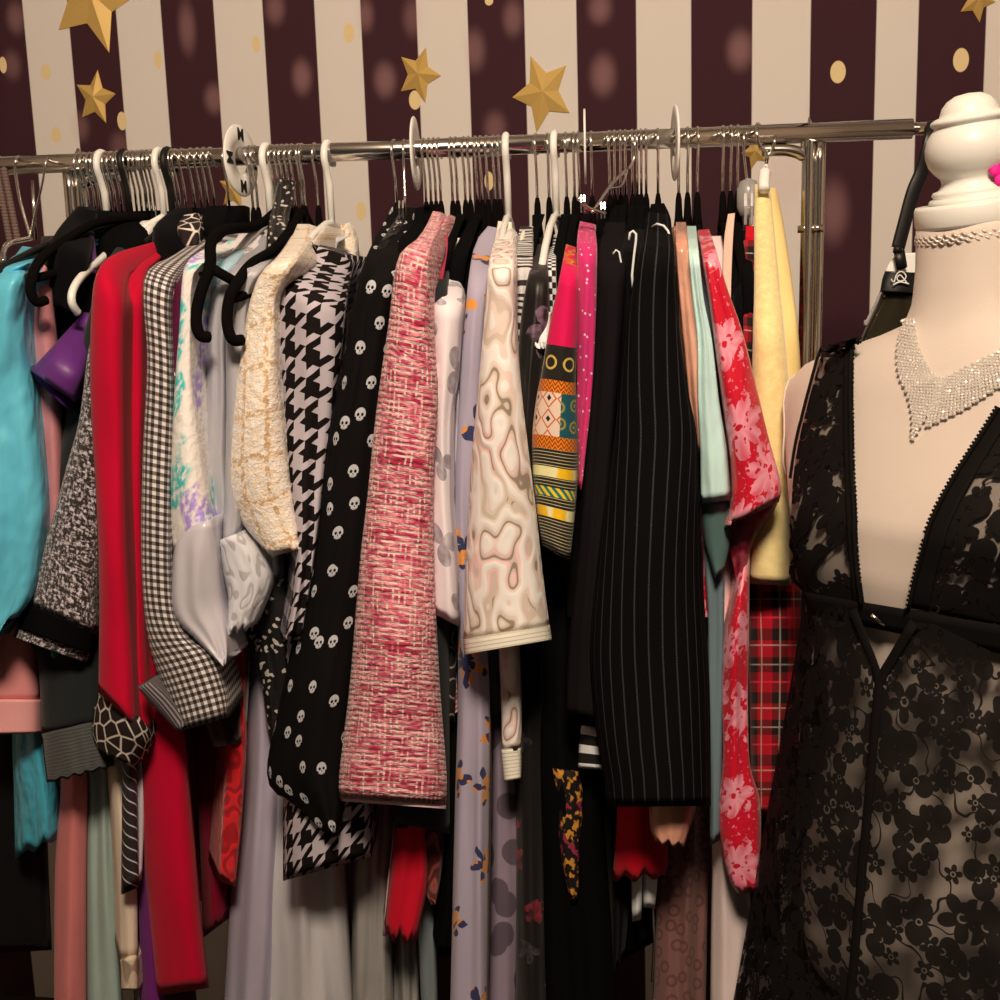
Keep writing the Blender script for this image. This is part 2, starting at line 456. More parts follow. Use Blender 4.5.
# ------------------------------------------------------------------ object helpers
def tag(o, label, cat, group=None):
    o['label'] = label; o['category'] = cat
    if group: o['group'] = group
    return o
def thing(name, loc, label, cat, group=None):
    o = bpy.data.objects.new(name, None); COL.objects.link(o); o.location = loc
    o.empty_display_size = .02
    return tag(o, label, cat, group)
def link(name, me, mt, parent=None, smooth=True):
    o = bpy.data.objects.new(name, me); COL.objects.link(o)
    me.materials.append(MATS[mt] if isinstance(mt, str) else mt)
    if smooth: me.polygons.foreach_set('use_smooth', [True]*len(me.polygons))
    if parent is not None:
        o.parent = parent
        o.matrix_parent_inverse = Matrix.Translation(-parent.location)
    return o
def mesh(vs, fs, uv=None):
    me = bpy.data.meshes.new('m'); me.from_pydata([tuple(v) for v in vs], [], fs)
    if uv:
        l = me.uv_layers.new(name='UVMap')
        d = [0.0]*(2*len(me.loops))
        for i, lp in enumerate(me.loops):
            d[2*i], d[2*i+1] = uv[lp.vertex_index]
        l.data.foreach_set('uv', d)
    me.update()
    return me
def from_bm(bm):
    me = bpy.data.meshes.new('m'); bmesh.ops.recalc_face_normals(bm, faces=bm.faces); bm.to_mesh(me); bm.free(); return me
def tube_data(pts, r, n=8, flat=1.0, closed=False, axis=None):
    """verts/faces of a tube along pts; r a number or list; flat squashes along `axis`"""
    vs, fs = [], []
    pts = [Vector(p) for p in pts]; N = len(pts)
    rr = r if isinstance(r, (list, tuple)) else [r]*N
    prev = None
    for i, p in enumerate(pts):
        a = pts[(i-1) % N] if (closed or i > 0) else p
        b = pts[(i+1) % N] if (closed or i < N-1) else p
        t = (b-a).normalized()
        if prev is None:
            ref = Vector((1, 0, 0)) if abs(t.x) < .8 else Vector((0, 1, 0))
            s = t.cross(ref).normalized()
        else:
            s = (prev-t*prev.dot(t)).normalized()
        prev = s
        q = t.cross(s)
        for k in range(n):
            w = 2*PI*k/n
            o = s*math.cos(w)*rr[i]+q*math.sin(w)*rr[i]
            if axis is not None: o = o-axis*o.dot(axis)*(1-flat)
            vs.append(p+o)
    M = N if closed else N-1
    for i in range(M):
        for k in range(n):
            a, b = i*n+k, i*n+(k+1) % n
            c, d = ((i+1) % N)*n+(k+1) % n, ((i+1) % N)*n+k
            fs.append((a, b, c, d))
    if not closed:
        fs.append(tuple(range(n))[::-1]); fs.append(tuple((N-1)*n+k for k in range(n)))
    return vs, fs
def tube(name, pts, r, mt, parent=None, n=8, **k):
    vs, fs = tube_data(pts, r, n, **k)
    return link(name, mesh(vs, fs), mt, parent)
def join(parts):
    vs, fs = [], []
    for v, f in parts:
        b = len(vs); vs += v; fs += [tuple(b+i for i in q) for q in f]
    return mesh(vs, fs)
def lathe_data(prof, n=32, M=None):
    vs, fs = [], []
    for r, z in prof:
        for k in range(n):
            w = 2*PI*k/n
            v = Vector((r*math.cos(w), r*math.sin(w), z)); vs.append(M @ v if M else v)
    for i in range(len(prof)-1):
        for k in range(n):
            fs.append((i*n+k, i*n+(k+1) % n, (i+1)*n+(k+1) % n, (i+1)*n+k))
    fs.append(tuple(range(n))[::-1]); fs.append(tuple((len(prof)-1)*n+k for k in range(n)))
    return vs, fs
def bez(pts, n=8):
    """Catmull-Rom through pts"""
    P = [Vector(p) for p in pts]; out = []
    for i in range(len(P)-1):
        a, b, c, d = P[max(0, i-1)], P[i], P[i+1], P[min(len(P)-1, i+2)]
        for k in range(n):
            t = k/n
            out.append(.5*((2*b)+(c-a)*t+(2*a-5*b+4*c-d)*t*t+(3*b-a-3*c+d)*t**3))
    out.append(P[-1]); return out

# ------------------------------------------------------------------ cloth
def poly(s):
    return [tuple(float(q) for q in p.split(',')) for p in s.split()]
def resample(P, n):
    P = [Vector((*p, 0)) for p in P]
    P = bez(P, 6) if len(P) > 2 else P
    acc = [0]
    for a, b in zip(P, P[1:]): acc.append(acc[-1]+(b-a).length)
    out = []; j = 0
    for i in range(n):
        t = acc[-1]*i/(n-1)
        while j < len(P)-2 and acc[j+1] < t: j += 1
        s = (t-acc[j])/max(1e-9, acc[j+1]-acc[j])
        p = P[j].lerp(P[j+1], min(1, s)); out.append((p.x, p.y))
    return out
def sm(x):
    x = max(0, min(1, x)); return x*x*(3-2*x)
def drape(name, mt, L, R, d=(.06, .25), ts=.12, dep=None, parent=None, fold=(3, .006), bulge=.04, th=.006, wr=.004, hx=None, n=24, far=.6, seed=None, hem=0.0, close=True):
    """One piece of hanging cloth. L, R: its near left and right edges; d: distance in front of the rail at the top and below the
    shoulder. dep None: the cloth runs back past the rail and hangs down on its far side; a number: a sleeve or panel that deep."""
    L, R = poly(L), poly(R)
    ln = max(sum(math.dist(a, b) for a, b in zip(q, q[1:])) for q in (L, R))
    rows = max(14, min(56, int(ln/11)+2))
    L, R = resample(L, rows), resample(R, rows)
    sd = seed if seed is not None else (hash(name) % 97)
    sd = sum(ord(ch) for ch in name+mt) % 97 + L[0][0]*.13
    d0, d1 = d
    near = []
    for i in range(rows):
        t = i/(rows-1)
        dn = d0+(d1-d0)*sm(t/ts) if ts > 0 else d1
        lp, rp = L[i], R[i]
        Y0 = YR-dn
        w = (at(*rp, Y0)-at(*lp, Y0)).length
        bl = min(bulge, w*.55)
        ramp = sm((t-.03)/.3)
        row = []
        for j in range(n+1):
            a = j/n
            e = bl*(1-math.sqrt(max(0, 1-(2*a-1)**2)))
            env = math.sin(PI*a)**.5
            f = 1.25*fold[1]*ramp*env*noise.noise((a*fold[0]*1.5+sd, t*ln/300, sd*1.3))*(.6+.6*t)
            g = wr*env*2*noise.noise((a*w*16+sd, t*ln/130, sd*.7))
            px = lp[0]+(rp[0]-lp[0])*a
            py = lp[1]+(rp[1]-lp[1])*a
            if hem and t > .8: py += hem*math.sin(2*PI*fold[0]*a*1.3+sd)*sm((t-.8)/.2)*env
            row.append(at(px, py, Y0+e+f+g))
        near.append((row, dn, w))
    if hx is None:
        q = [r[0] for r in near[rows//8:max(rows//8+2, rows//3)]]
        hx = sum(p.x for r in q for p in r)/sum(len(r) for r in q)
    vs, uv, fs = [], [], []
    vacc = 0; prevc = None; N = None
    for i in range(rows):
        row, dn, w = near[i]; t = i/(rows-1)
        A, B = row[0], row[-1]
        loop = list(row)
        if dep is None:
            z0 = (A.z+B.z)/2
            cxp = (L[i][0]+R[i][0])/2; hx0 = hx; hx = hx0+(at(cxp+(634-cxp)*.05, (L[i][1]+R[i][1])/2, YR+.03).x-hx0)*sm(t/.3)
            flare = min(th*(1+.8*t), w*.2)
            wv = .004*ramp if (ramp := sm(t/.4)) else 0
            for s in (.3, .6, 1):
                Q = Vector((hx+flare, YR, z0)); p = B.lerp(Q, s); p.x = B.x+(Q.x-B.x)*s**.45
                p.x += wv*math.sin(s*9+sd); loop.append(p)
            fd = max(.03, dn*far)
            loop += [Vector((hx+flare*.9, YR+fd*.55, z0)), Vector((hx+flare*.5, YR+fd*.95, z0)), Vector((hx, YR+fd, z0)),
                     Vector((hx-flare*.5, YR+fd*.95, z0)), Vector((hx-flare*.9, YR+fd*.55, z0))]
            for s in (1, .6, .3):
                Q = Vector((hx-flare, YR, z0)); p = A.lerp(Q, s); p.x = A.x+(Q.x-A.x)*s**.45
                p.x += wv*math.sin(s*9+sd); loop.append(p)
        else:
            for s in range(1, 8):
                a = s/8
                e = dep*(1-(2*a-1)**4) if True else 0
                p = B.lerp(A, .5+(a-.5)*.92); p.y += max(.004, e); loop.append(p)
        if dep is None: hx = hx0
        N = len(loop)
        c = row[n//2]
        if prevc is not None: vacc += (c-prevc).length
        prevc = c
        acc = [0.0]
        for a, b in zip(loop, loop[1:]): acc.append(acc[-1]+(b-a).length)
        mid = acc[n//2]
        for p, s in zip(loop, acc):
            vs.append(p); uv.append((s-mid, vacc))
    # turned-in hem
    cen = sum((Vector(v) for v in vs[-N:]), Vector())/N
    for k in range(N):
        p = vs[(rows-1)*N+k]; q = p.lerp(cen, .025); q.z = p.z+(cen.z-p.z)*.025+.003
        vs.append(q); uv.append((uv[(rows-1)*N+k][0], vacc+.004))
    for k in range(N):
        p = vs[(rows-1)*N+k]; q = p.lerp(cen, .09); q.z = p.z+(cen.z-p.z)*.09+.007
        vs.append(q); uv.append((uv[(rows-1)*N+k][0], vacc+.03))
    for i in range(rows+1):
        for k in range(N):
            fs.append((i*N+k, (i+1)*N+k, (i+1)*N+(k+1) % N, i*N+(k+1) % N))
    # closed top, a ring drawn in to the middle
    cen = sum((Vector(v) for v in vs[:N]), Vector())/N
    vs.append(cen); uv.append((0, 0)); ci = len(vs)-1
    for k in range(N): fs.append((ci, k, (k+1) % N))
    o = link(name, mesh(vs, fs, uv), mt, parent)
    return o, hx
def slab(name, mt, hx, top, bot, sh=.19, th=.007, parent=None, neck=.05, flare=.03, fold=(5, .004), drop=.055):
    """the body of a hanging top: neck on the rail line, shoulders out to both sides of it, hanging straight down"""
    vs, uv, fs = [], [], []; rows = 26; n = 40
    for i in range(rows):
        t = i/(rows-1)
        if i <= 5:
            s = i/5; z = top-drop*s; hw = neck+(sh-neck)*s; tt = th*(.5+.5*s)
        else:
            s = (i-5)/(rows-6); z = top-drop-(top-drop-bot)*s; hw = sh+flare*s; tt = th*(1+.7*s)
        for k in range(n):
            w = 2*PI*k/n
            cx, cy = math.cos(w), math.sin(w)
            x = tt*math.copysign(abs(cx)**.6, cx); y = hw*math.copysign(abs(cy)**.8, cy)
            x += fold[1]*sm(t*1.5)*math.sin(fold[0]*w*2+hx*40)
            vs.append(Vector((hx+x, YR+y, z))); uv.append((k/n*4*hw, top-z))
    for i in range(rows-1):
        for k in range(n):
            fs.append((i*n+k, (i+1)*n+k, (i+1)*n+(k+1) % n, i*n+(k+1) % n))
    fs.append(tuple(range(n)))
    return link(name, mesh(vs, fs, uv), mt, parent)
def G(name, label, cat, pieces, body=None, group=None, th=.007, sh=.19):
    """A hanging garment: pieces = (part name, cloth, left edge, right edge, options); body = (cloth, hem height in the photo)"""
    if len(pieces) == 1 and body is None:
        pn, mt, L, R, kw = pieces[0]
        o, hx = drape(name, mt, L, R, **kw)
        return tag(o, label, cat, group)
    p0 = poly(pieces[0][2])[0]
    a = at(p0[0], p0[1], YR-.05)
    root = thing(name, (a.x, YR, a.z), label, cat, group)
    hx = None; first = None
    for pn, mt, L, R, kw in pieces:
        kw = dict(kw); lb = kw.pop('label', None)
        o, h = drape(pn, mt, L, R, parent=root, **kw)
        if hx is None: hx, first = h, o
        if lb: o['label'] = lb
    if body:
        z0 = max(v.co.z for v in first.data.vertices)
        slab('body', body[0], hx, z0-.004, at(p0[0], body[1], YR-.15).z, sh, th, root)
    return root
def up(L, R, y0=236, sh=285, dx=7):
    """the same cloth carried up behind its neighbours to a hanger on the rail"""
    l, r = poly(L), poly(R)
    cx = (l[0][0]+r[0][0])/2
    hk = 634+(cx-634)/1.17
    f = lambda x, y: '%.1f,%.1f ' % (x, y)
    w = min(16, (r[0][0]-l[0][0])/2)
    mx = (hk+cx)/2
    pl = f(hk-dx*.5, y0)+f(mx-w*.7, sh)
    pr = f(hk+dx*.5, y0)+f(mx+w*.7, sh)
    return pl+L, pr+R

# ---------------------------------------------------------------- far left
G('satin_blouse', 'turquoise satin blouse with a long sleeve, first garment at the end by the beaded straps', 'blouse', [
    ('sleeve', 'turquoise_satin', '22,246 4,268 -30,300 -60,400 -70,560 -70,690', '44,250 26,268 26,300 32,370 41,440 46,500 44,538 36,590 22,612', dict(d=(.08, .27), dep=.1, ts=.1, fold=(2.5, .012), hem=6)),
    ('neckband', 'turquoise_satin', '20,252 6,262 -10,285', '47,247 36,258 14,276', dict(d=(.08, .24), ts=.6, dep=.03, fold=(1, .001))),
    ('cuff', 'turquoise_reverse', '-66,688 -62,706', '24,610 4,634', dict(d=(.25, .25), ts=0, dep=.08))], ('turquoise_satin', 640))
G('teal_tunic', 'teal satin hem hanging below the salmon trousers near the floor', 'tunic', [
    ('', 'teal_satin', *up('10,600 12,735 14,800 15,858', '44,600 50,735 60,790 62,836'), dict(d=(.02, .14), fold=(2, .008), hem=3))])
G('folded_trousers', 'salmon pink trousers with a wide lighter turn-up, under the turquoise blouse', 'trousers', [
    ('leg', 'pink_crepe', *up('-40,560 -40,640 -40,703', '38,560 41,640 41,703'), dict(d=(.02, .19), fold=(1, .004))),
    ('turn_up', 'pink_crepe_light', '-40,700 -40,735', '41,700 41,733', dict(d=(.195, .195), ts=0, dep=.12, fold=(1, .002), label='lighter wide turn-up'))])
G('satin_camisole', 'dusty rose satin camisole between the turquoise blouse and the purple sleeve', 'camisole', [
    ('', 'dusty_rose_satin', '46,258 24,272 22,300 28,400 30,520 30,600', '54,258 54,300 60,360 64,440 66,520 66,600', dict(d=(.05, .21), ts=.1, fold=(2, .006)))])
G('lace_camisole', 'black top with drooping edge just behind the purple cap sleeve', 'top', [
    ('', 'black_cotton', '60,238 44,260 46,310 56,380 60,430 62,560', '96,230 96,260 100,310 104,400 104,480 104,560', dict(d=(.03, .17), ts=.12, fold=(3, .008)))])
G('velvet_shrug', 'black velvet top draped over a hanger below the first white plastic hook', 'top', [
    ('', 'black_velvet', '78,206 56,232 44,262 40,300', '98,214 92,250 84,290 76,316', dict(d=(.03, .2), ts=.5, fold=(2, .006)))])
G('velvet_blouse', 'black blouse bunched on its hanger between the two white plastic hooks', 'blouse', [
    ('', 'black_cotton', '108,212 100,222 98,250 96,420 96,600', '140,212 140,222 150,250 150,420 150,600', dict(d=(.02, .12), ts=.12, fold=(3, .006)))])
G('knit_cardigan', 'black knit draped on the hanger right of the second white plastic hook', 'cardigan', [
    ('', 'black_velvet', '176,208 160,220 152,240 150,400 150,560', '192,208 196,226 196,250 196,400 196,560', dict(d=(.02, .12), ts=.12, fold=(3, .006)))])
G('shrug', 'black shrug on its hanger behind the giraffe print collar', 'shrug', [
    ('', 'black_cotton', '206,206 200,220 204,240 204,420', '228,206 226,220 222,246 220,420', dict(d=(.02, .10), ts=.12, fold=(2, .004)))])
G('purple_blouse', 'purple satin blouse with a pointed cap sleeve, beside the red cardigan', 'blouse', [
    ('strap', 'purple_satin', '81,236 82,275', '93,235 97,274', dict(d=(.10, .16), ts=1, dep=.012, fold=(1, .001))),
    ('sleeve', 'purple_satin', '84,312 60,338 30,371', '92,318 88,362 75,402', dict(d=(.18, .265), ts=.8, dep=.06, fold=(1, .003), wr=.0015)),
    ('sleeve_hem', 'purple_dark', '29,369 36,380', '76,400 71,413', dict(d=(.26, .25), ts=0, dep=.06, fold=(1.5, .004), label='dark hem of the sleeve'))], ('purple_dark', 560), sh=.11)
G('boucle_jacket', 'black and white boucle jacket with a solid black band near the sleeve end', 'jacket', [
    ('sleeve', 'black_boucle', '100,300 88,352 79,420 66,468 55,510 38,565 27,606', '108,300 104,352 103,420 101,480 100,530 99,580 98,635', dict(d=(.1, .255), ts=.18, dep=.1, fold=(1, .004))),
    ('trim_band', 'black_cotton', '27,604 17,628', '98,633 93,655', dict(d=(.257, .257), ts=0, dep=.1, fold=(1, .002), label='solid black band')),
    ('cuff', 'black_boucle', '17,626 13,637', '93,653 86,663', dict(d=(.256, .254), ts=0, dep=.1, fold=(1, .002)))], ('black_boucle', 640))
G('knit_skirt', 'charcoal knit skirt with a frayed crinkled hem, below the boucle sleeve', 'skirt', [
    ('skirt', 'charcoal_knit', *up('30,600 38,660 42,736', '104,600 106,660 104,722'), dict(d=(.02, .22), fold=(3, .005))),
    ('hem_ruffle', 'charcoal_crinkle', '42,734 44,760 47,783', '104,720 112,745 114,766', dict(d=(.225, .225), ts=0, dep=.12, fold=(4, .004), hem=2, label='grey crinkled hem'))])
G('long_cardigan', 'bright red crepe cardigan with giraffe print collar and cuff', 'cardigan', [
    ('sleeve', 'red_crepe', '180,235 146,244 112,255 97,272 91,310 90,400 96,500 99,600 98,692', '184,238 160,252 142,266 128,280 125,330 125,420 127,520 133,640 138,728', dict(d=(.07, .28), ts=.2, dep=.1, fold=(1, .003))),
    ('front_panel', 'red_crepe', '178,236 150,250 126,270 121,330 122,420 124,560 128,722', '192,236 170,252 152,266 144,285 143,400 142,500 146,620 152,734', dict(d=(.06, .235), ts=.18, dep=.06, fold=(1, .004))),
    ('collar', 'giraffe_print', '184,215 177,228 182,248', '197,213 201,226 199,245', dict(d=(.07, .12), ts=.5, dep=.04, fold=(1, .003), label='brown giraffe print collar')),
    ('cuff', 'giraffe_print', '98,690 93,716 92,735 100,752', '152,733 152,742 146,756 134,766', dict(d=(.27, .25), ts=1, dep=.09, fold=(1, .006), label='brown giraffe print cuff'))], ('red_crepe', 700))
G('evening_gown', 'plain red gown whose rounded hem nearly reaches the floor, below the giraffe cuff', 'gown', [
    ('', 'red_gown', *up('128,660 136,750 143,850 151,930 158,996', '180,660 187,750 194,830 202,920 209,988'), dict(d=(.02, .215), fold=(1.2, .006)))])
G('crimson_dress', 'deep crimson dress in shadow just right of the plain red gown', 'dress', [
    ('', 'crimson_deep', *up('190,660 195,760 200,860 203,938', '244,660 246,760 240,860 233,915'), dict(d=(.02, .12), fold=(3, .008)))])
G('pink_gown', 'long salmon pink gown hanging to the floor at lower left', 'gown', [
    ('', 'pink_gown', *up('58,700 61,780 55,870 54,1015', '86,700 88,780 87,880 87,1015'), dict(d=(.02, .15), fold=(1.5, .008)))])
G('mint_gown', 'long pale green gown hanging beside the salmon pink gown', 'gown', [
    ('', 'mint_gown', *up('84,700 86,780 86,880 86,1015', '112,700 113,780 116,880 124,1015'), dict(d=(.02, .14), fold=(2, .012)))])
G('slip_dress', 'beige slip with a lace hem ending near the floor, below the striped tie', 'slip', [
    ('skirt', 'beige_cloth', *up('108,700 111,780 118,890 120,962', '130,700 132,780 137,880 138,960'), dict(d=(.02, .185), fold=(1.5, .006))),
    ('lace_hem', 'beige_lace_trim', '120,960 121,990', '138,958 139,990', dict(d=(.19, .19), ts=0, dep=.08, fold=(2, .003), label='scalloped lace hem'))])
G('neck_tie', 'dark striped neck tie hanging in front of the beige slip', 'tie', [
    ('', 'tie_stripe', *up('121,600 122,760 121,895', '136,600 137,760 139,887', 240, 290), dict(d=(.02, .215), fold=(.5, .001), dep=.012))])
G('lace_blouse', 'pale grey blouse tail squeezed between the striped tie and the red gown', 'blouse', [
    ('', 'silver_satin', *up('130,640 135,770 135,884', '146,640 146,770 142,880'), dict(d=(.02, .2), fold=(1, .003)))])
G('purple_gown', 'deep purple gown mostly hidden behind the plain red gown', 'gown', [
    ('', 'purple_cloth', *up('118,700 124,800 138,900 142,1015', '140,700 146,800 154,900 166,1015'), dict(d=(.02, .175), fold=(2, .006)))])
G('garment_bag', 'black panelled bag in the dark by the lower left floor', 'bag', [
    ('', 'black_satin', *up('-70,700 -70,850 -70,958', '44,700 48,850 52,950'), dict(d=(.0, .08), fold=(1, .003)))])

# ---------------------------------------------------------------- left middle
G('gingham_jacket', 'black and white gingham jacket whose long sleeve has a turned-back cuff', 'jacket', [
    ('sleeve', 'gingham', '212,228 196,240 172,256 148,270 143,300 147,360 143,450 141,540 144,610 152,660 168,700 182,731', '224,224 212,240 196,252 181,268 170,300 172,400 170,500 172,600 186,636 214,654 227,690 229,717', dict(d=(.07, .285), ts=.17, dep=.09, fold=(1.2, .006))),
    ('collar', 'gingham', '214,221 204,238', '223,217 224,236', dict(d=(.05, .07), ts=1, dep=.03, fold=(1, .002))),
    ('cuff', 'gingham_reverse', '137,687 152,705 178,732', '152,682 172,700 186,726', dict(d=(.285, .275), ts=1, dep=.06, fold=(1, .004), label='turned-back striped cuff'))], ('gingham', 690))
G('plum_blouse', 'plum velvet blouse end hanging under the gingham cuff', 'blouse', [
    ('', 'plum_velvet', *up('186,600 200,700 214,747', '246,590 250,660 246,742'), dict(d=(.02, .19), fold=(3, .008)))])
G('sequin_dress', 'shiny plum sequinned dress in the gap behind the gingham shoulder', 'dress', [
    ('', 'plum_sequin', '222,240 196,265 174,286 167,330 170,400 168,440 168,520', '230,240 214,265 188,290 184,330 180,400 177,440 176,520', dict(d=(.03, .262), ts=.14, fold=(1, .003), bulge=.01, wr=.002))])
G('watercolor_blouse', 'white textured blouse with teal and lilac watercolor blots and a silver satin cuff', 'blouse', [
    ('sleeve', 'watercolor_knit', '226,238 206,248 188,260 182,280 179,330 175,380 172,430 169,500 172,556', '246,244 222,254 200,266 192,285 191,330 192,385 200,440 208,490 214,528', dict(d=(.08, .28), ts=.16, dep=.08, fold=(1, .004))),
    ('cuff', 'silver_satin', '190,526 176,542 171,575 172,615 196,640 223,667', '211,520 217,545 222,590 227,625 228,648 226,664', dict(d=(.29, .28), ts=1, dep=.07, fold=(2, .009), label='silver satin cuff'))], ('watercolor_knit', 560))
G('cotton_shirt', 'light blue cotton shirt between the watercolor blouse and the grey satin top', 'shirt', [
    ('', 'light_blue_cotton', '248,236 222,262 200,285 192,320 194,400 197,520', '256,236 238,262 222,285 212,320 212,400 212,520', dict(d=(.04, .22), ts=.14, fold=(2, .005)))])
G('satin_blouse', 'grey satin top with a rounded black hanger end in front of it', 'top', [
    ('', 'gray_satin', '262,236 236,262 214,290 207,330 206,400 203,470 210,540 222,600', '272,236 258,262 236,290 228,330 230,400 232,470 240,530 246,580', dict(d=(.05, .235), ts=.14, fold=(2.5, .008)))])
G('lace_sleeved_blouse', 'greyish white blouse ending in a scalloped lace cuff beside the silver satin cuff', 'blouse', [
    ('sleeve', 'gray_satin', '276,238 250,262 232,290 226,340 226,420 224,500 222,545', '284,238 270,262 250,290 246,340 246,420 246,490 240,535', dict(d=(.05, .25), ts=.14, dep=.08, fold=(1.5, .005))),
    ('cuff', 'white_lace_trim', '220,540 222,570 228,600 226,634', '240,533 258,550 271,582 252,628', dict(d=(.265, .26), ts=1, dep=.06, fold=(2.5, .010), hem=3, label='scalloped white lace cuff'))], ('gray_satin', 560))
G('pastel_dress', 'pale pink and white dress with red stitching, on the crossed black hangers', 'dress', [
    ('', 'pale_leaf_print', '232,235 220,250 214,280 216,360', '262,232 262,250 258,285 250,360', dict(d=(.05, .18), ts=.3, fold=(2, .006)))])
G('sequin_camisole', 'black sequinned strap top hanging between the white hooks by the cream jacket', 'camisole', [
    ('strap', 'black_sequin', '277,178 274,200 268,225 264,262', '296,181 292,205 288,228 282,264', dict(d=(.02, .12), ts=1, dep=.015, fold=(1, .003))),
    ('body', 'black_sequin', '264,258 248,300 238,420 232,560 240,620 258,665 270,745', '282,260 284,300 290,420 296,545 296,620 290,680 288,745', dict(d=(.12, .21), ts=.2, fold=(3, .006)))])
G('cream_jacket', 'cream boucle jacket with a tan windowpane check and fluffy sleeve end', 'jacket', [
    ('sleeve', 'cream_boucle', '296,224 290,238 276,258 260,274 249,305 244,335 236,385 230,440 229,490 240,520 256,540 272,557', '309,224 311,240 299,258 286,280 276,298 276,330 279,380 285,430 291,480 297,520 299,549', dict(d=(.05, .27), ts=.14, dep=.1, fold=(1, .003), wr=.008))], ('cream_boucle', 540))
G('houndstooth_blouse', 'black and white houndstooth blouse with a loose neckline on a white plastic hanger', 'blouse', [
    ('front', 'houndstooth', '311,243 300,253 284,274 273,292 277,340 283,400 289,480 295,545 292,600 284,640', '352,262 352,272 348,300 345,340 336,400 326,470 316,550 302,640', dict(d=(.13, .255), ts=.14, fold=(2, .008), bulge=.05)),
    ('neckband', 'houndstooth', '311,241 322,253 350,260', '314,248 324,260 349,270', dict(d=(.13, .10), ts=1, dep=.006, fold=(1, .001), wr=0)),
    ('tail', 'houndstooth', '284,600 284,760 283,820 283,881', '352,600 362,740 370,800 372,856', dict(d=(.235, .235), ts=1, dep=.2, fold=(2, .008)))], None)
G('fur_collar', 'tan fur wrap showing behind the houndstooth neckline', 'wrap', [
    ('', 'cream_boucle', '322,232 310,250 314,280 330,300', '350,222 358,240 356,262 350,285', dict(d=(-.02, .03), ts=1, dep=.06, fold=(1, .003)))])
G('skull_blouse', 'sheer black blouse printed with small white skulls', 'blouse', [
    ('sleeve', 'skull_chiffon', '394,204 378,232 362,268 352,310 340,380 326,440 314,550 293,640 277,715 267,765 272,790 296,806 324,833', '414,208 412,240 398,290 390,330 381,430 370,550 356,680 348,780 337,835', dict(d=(.05, .265), ts=.12, dep=.1, fold=(2.5, .012)))], ('black_satin', 800))
G('black_blazer', 'black blazer with a steel clip at its neck, left of the pink tweed jacket', 'blazer', [
    ('', 'black_cotton', '398,212 388,240 378,300 370,420 366,560', '424,206 424,236 418,300 408,420 400,560', dict(d=(.02, .2), ts=.14, fold=(3, .006)))])

# ---------------------------------------------------------------- centre
G('tweed_jacket', 'long pink and red tweed jacket with a flared sleeve, frontmost in the middle', 'jacket', [
    ('sleeve', 'pink_tweed', '433,211 426,226 416,240 401,252 394,276 389,320 381,375 374,430 367,500 360,560 350,680 342,745 338,775 337,798', '441,212 440,228 433,240 430,258 430,300 433,350 437,400 433,500 435,600 440,690 445,750 447,785 446,805', dict(d=(.06, .30), ts=.08, dep=.12, fold=(1, .002), bulge=.05, wr=.006)),
    ('lining', 'pink_lining', '338,798 339,801', '446,805 446,809', dict(d=(.29, .29), ts=0, dep=.1, fold=(1, .001), wr=0, label='thin pale pink lining at the hem')),
    ('lapel', 'pink_tweed_reverse', '438,222 434,240 431,262 434,310', '446,222 448,245 443,280 438,316', dict(d=(.08, .2), ts=.6, dep=.02, fold=(1, .001)))], ('pink_tweed', 700))
def filler(name, label, x, w, d, y0=222, y1=560, mt='black_cotton', group=None, sh=262):
    xb = 634+(x-634)*1.14
    G(name, label, name.split('_')[-1], [('', mt, '%g,%g %g,%g %g,%g %g,%g %g,%g' % (x-4, y0, (x+xb)/2-w*.8, (y0+sh)/2, xb-w, sh+12, xb-w, sh+90, xb-w, y1),
        '%g,%g %g,%g %g,%g %g,%g %g,%g' % (x+5, y0, (x+xb)/2+w*.8, (y0+sh)/2, xb+w, sh+12, xb+w, sh+90, xb+w, y1), dict(d=(.02, d), ts=.14, fold=(2, .005)))], group=group)
g = 'black tops hung close together between the tweed jacket and the cream lace tunic'
for i, x in enumerate((428, 462, 478)):
    filler('black_blouse', 'black top hung tight between the tweed jacket and the cream lace tunic', x, 9, .14+.02*(i % 2), 214, 620, group=g)
G('leaf_blouse', 'pale blush blouse printed with grey leaves, just right of the tweed jacket', 'blouse', [
    ('sleeve', 'pale_leaf_print', '446,266 438,285 433,320 434,380 433,440 432,520 433,613', '456,268 462,290 460,330 456,380 451,420 451,500 457,570 459,627', dict(d=(.1, .255), ts=.12, dep=.08, fold=(1.5, .006))),
    ('collar', 'cream_plain', '452,238 449,252 446,268', '461,238 462,252 456,262', dict(d=(.06, .12), ts=1, dep=.02, fold=(1, .001)))], ('pale_leaf_print', 600))
G('lavender_dress', 'long lavender dress with orange and navy flowers, reaching toward the floor', 'dress', [
    ('', 'lavender_floral', '488,226 476,242 469,275 463,340 459,400 455,500 457,600 458,700 455,800 450,1015', '498,228 496,250 486,300 480,400 480,500 484,600 490,700 489,850 487,1015', dict(d=(.05, .225), ts=.08, fold=(2, .010)))])
G('mauve_dress', 'dusky mauve long dress printed with dark roses, right of the lavender dress hem', 'dress', [
    ('', 'mauve_rose_print', *up('488,640 492,740 491,850 488,1015', '506,640 514,740 518,850 516,1015'), dict(d=(.02, .16), fold=(2, .006)))])
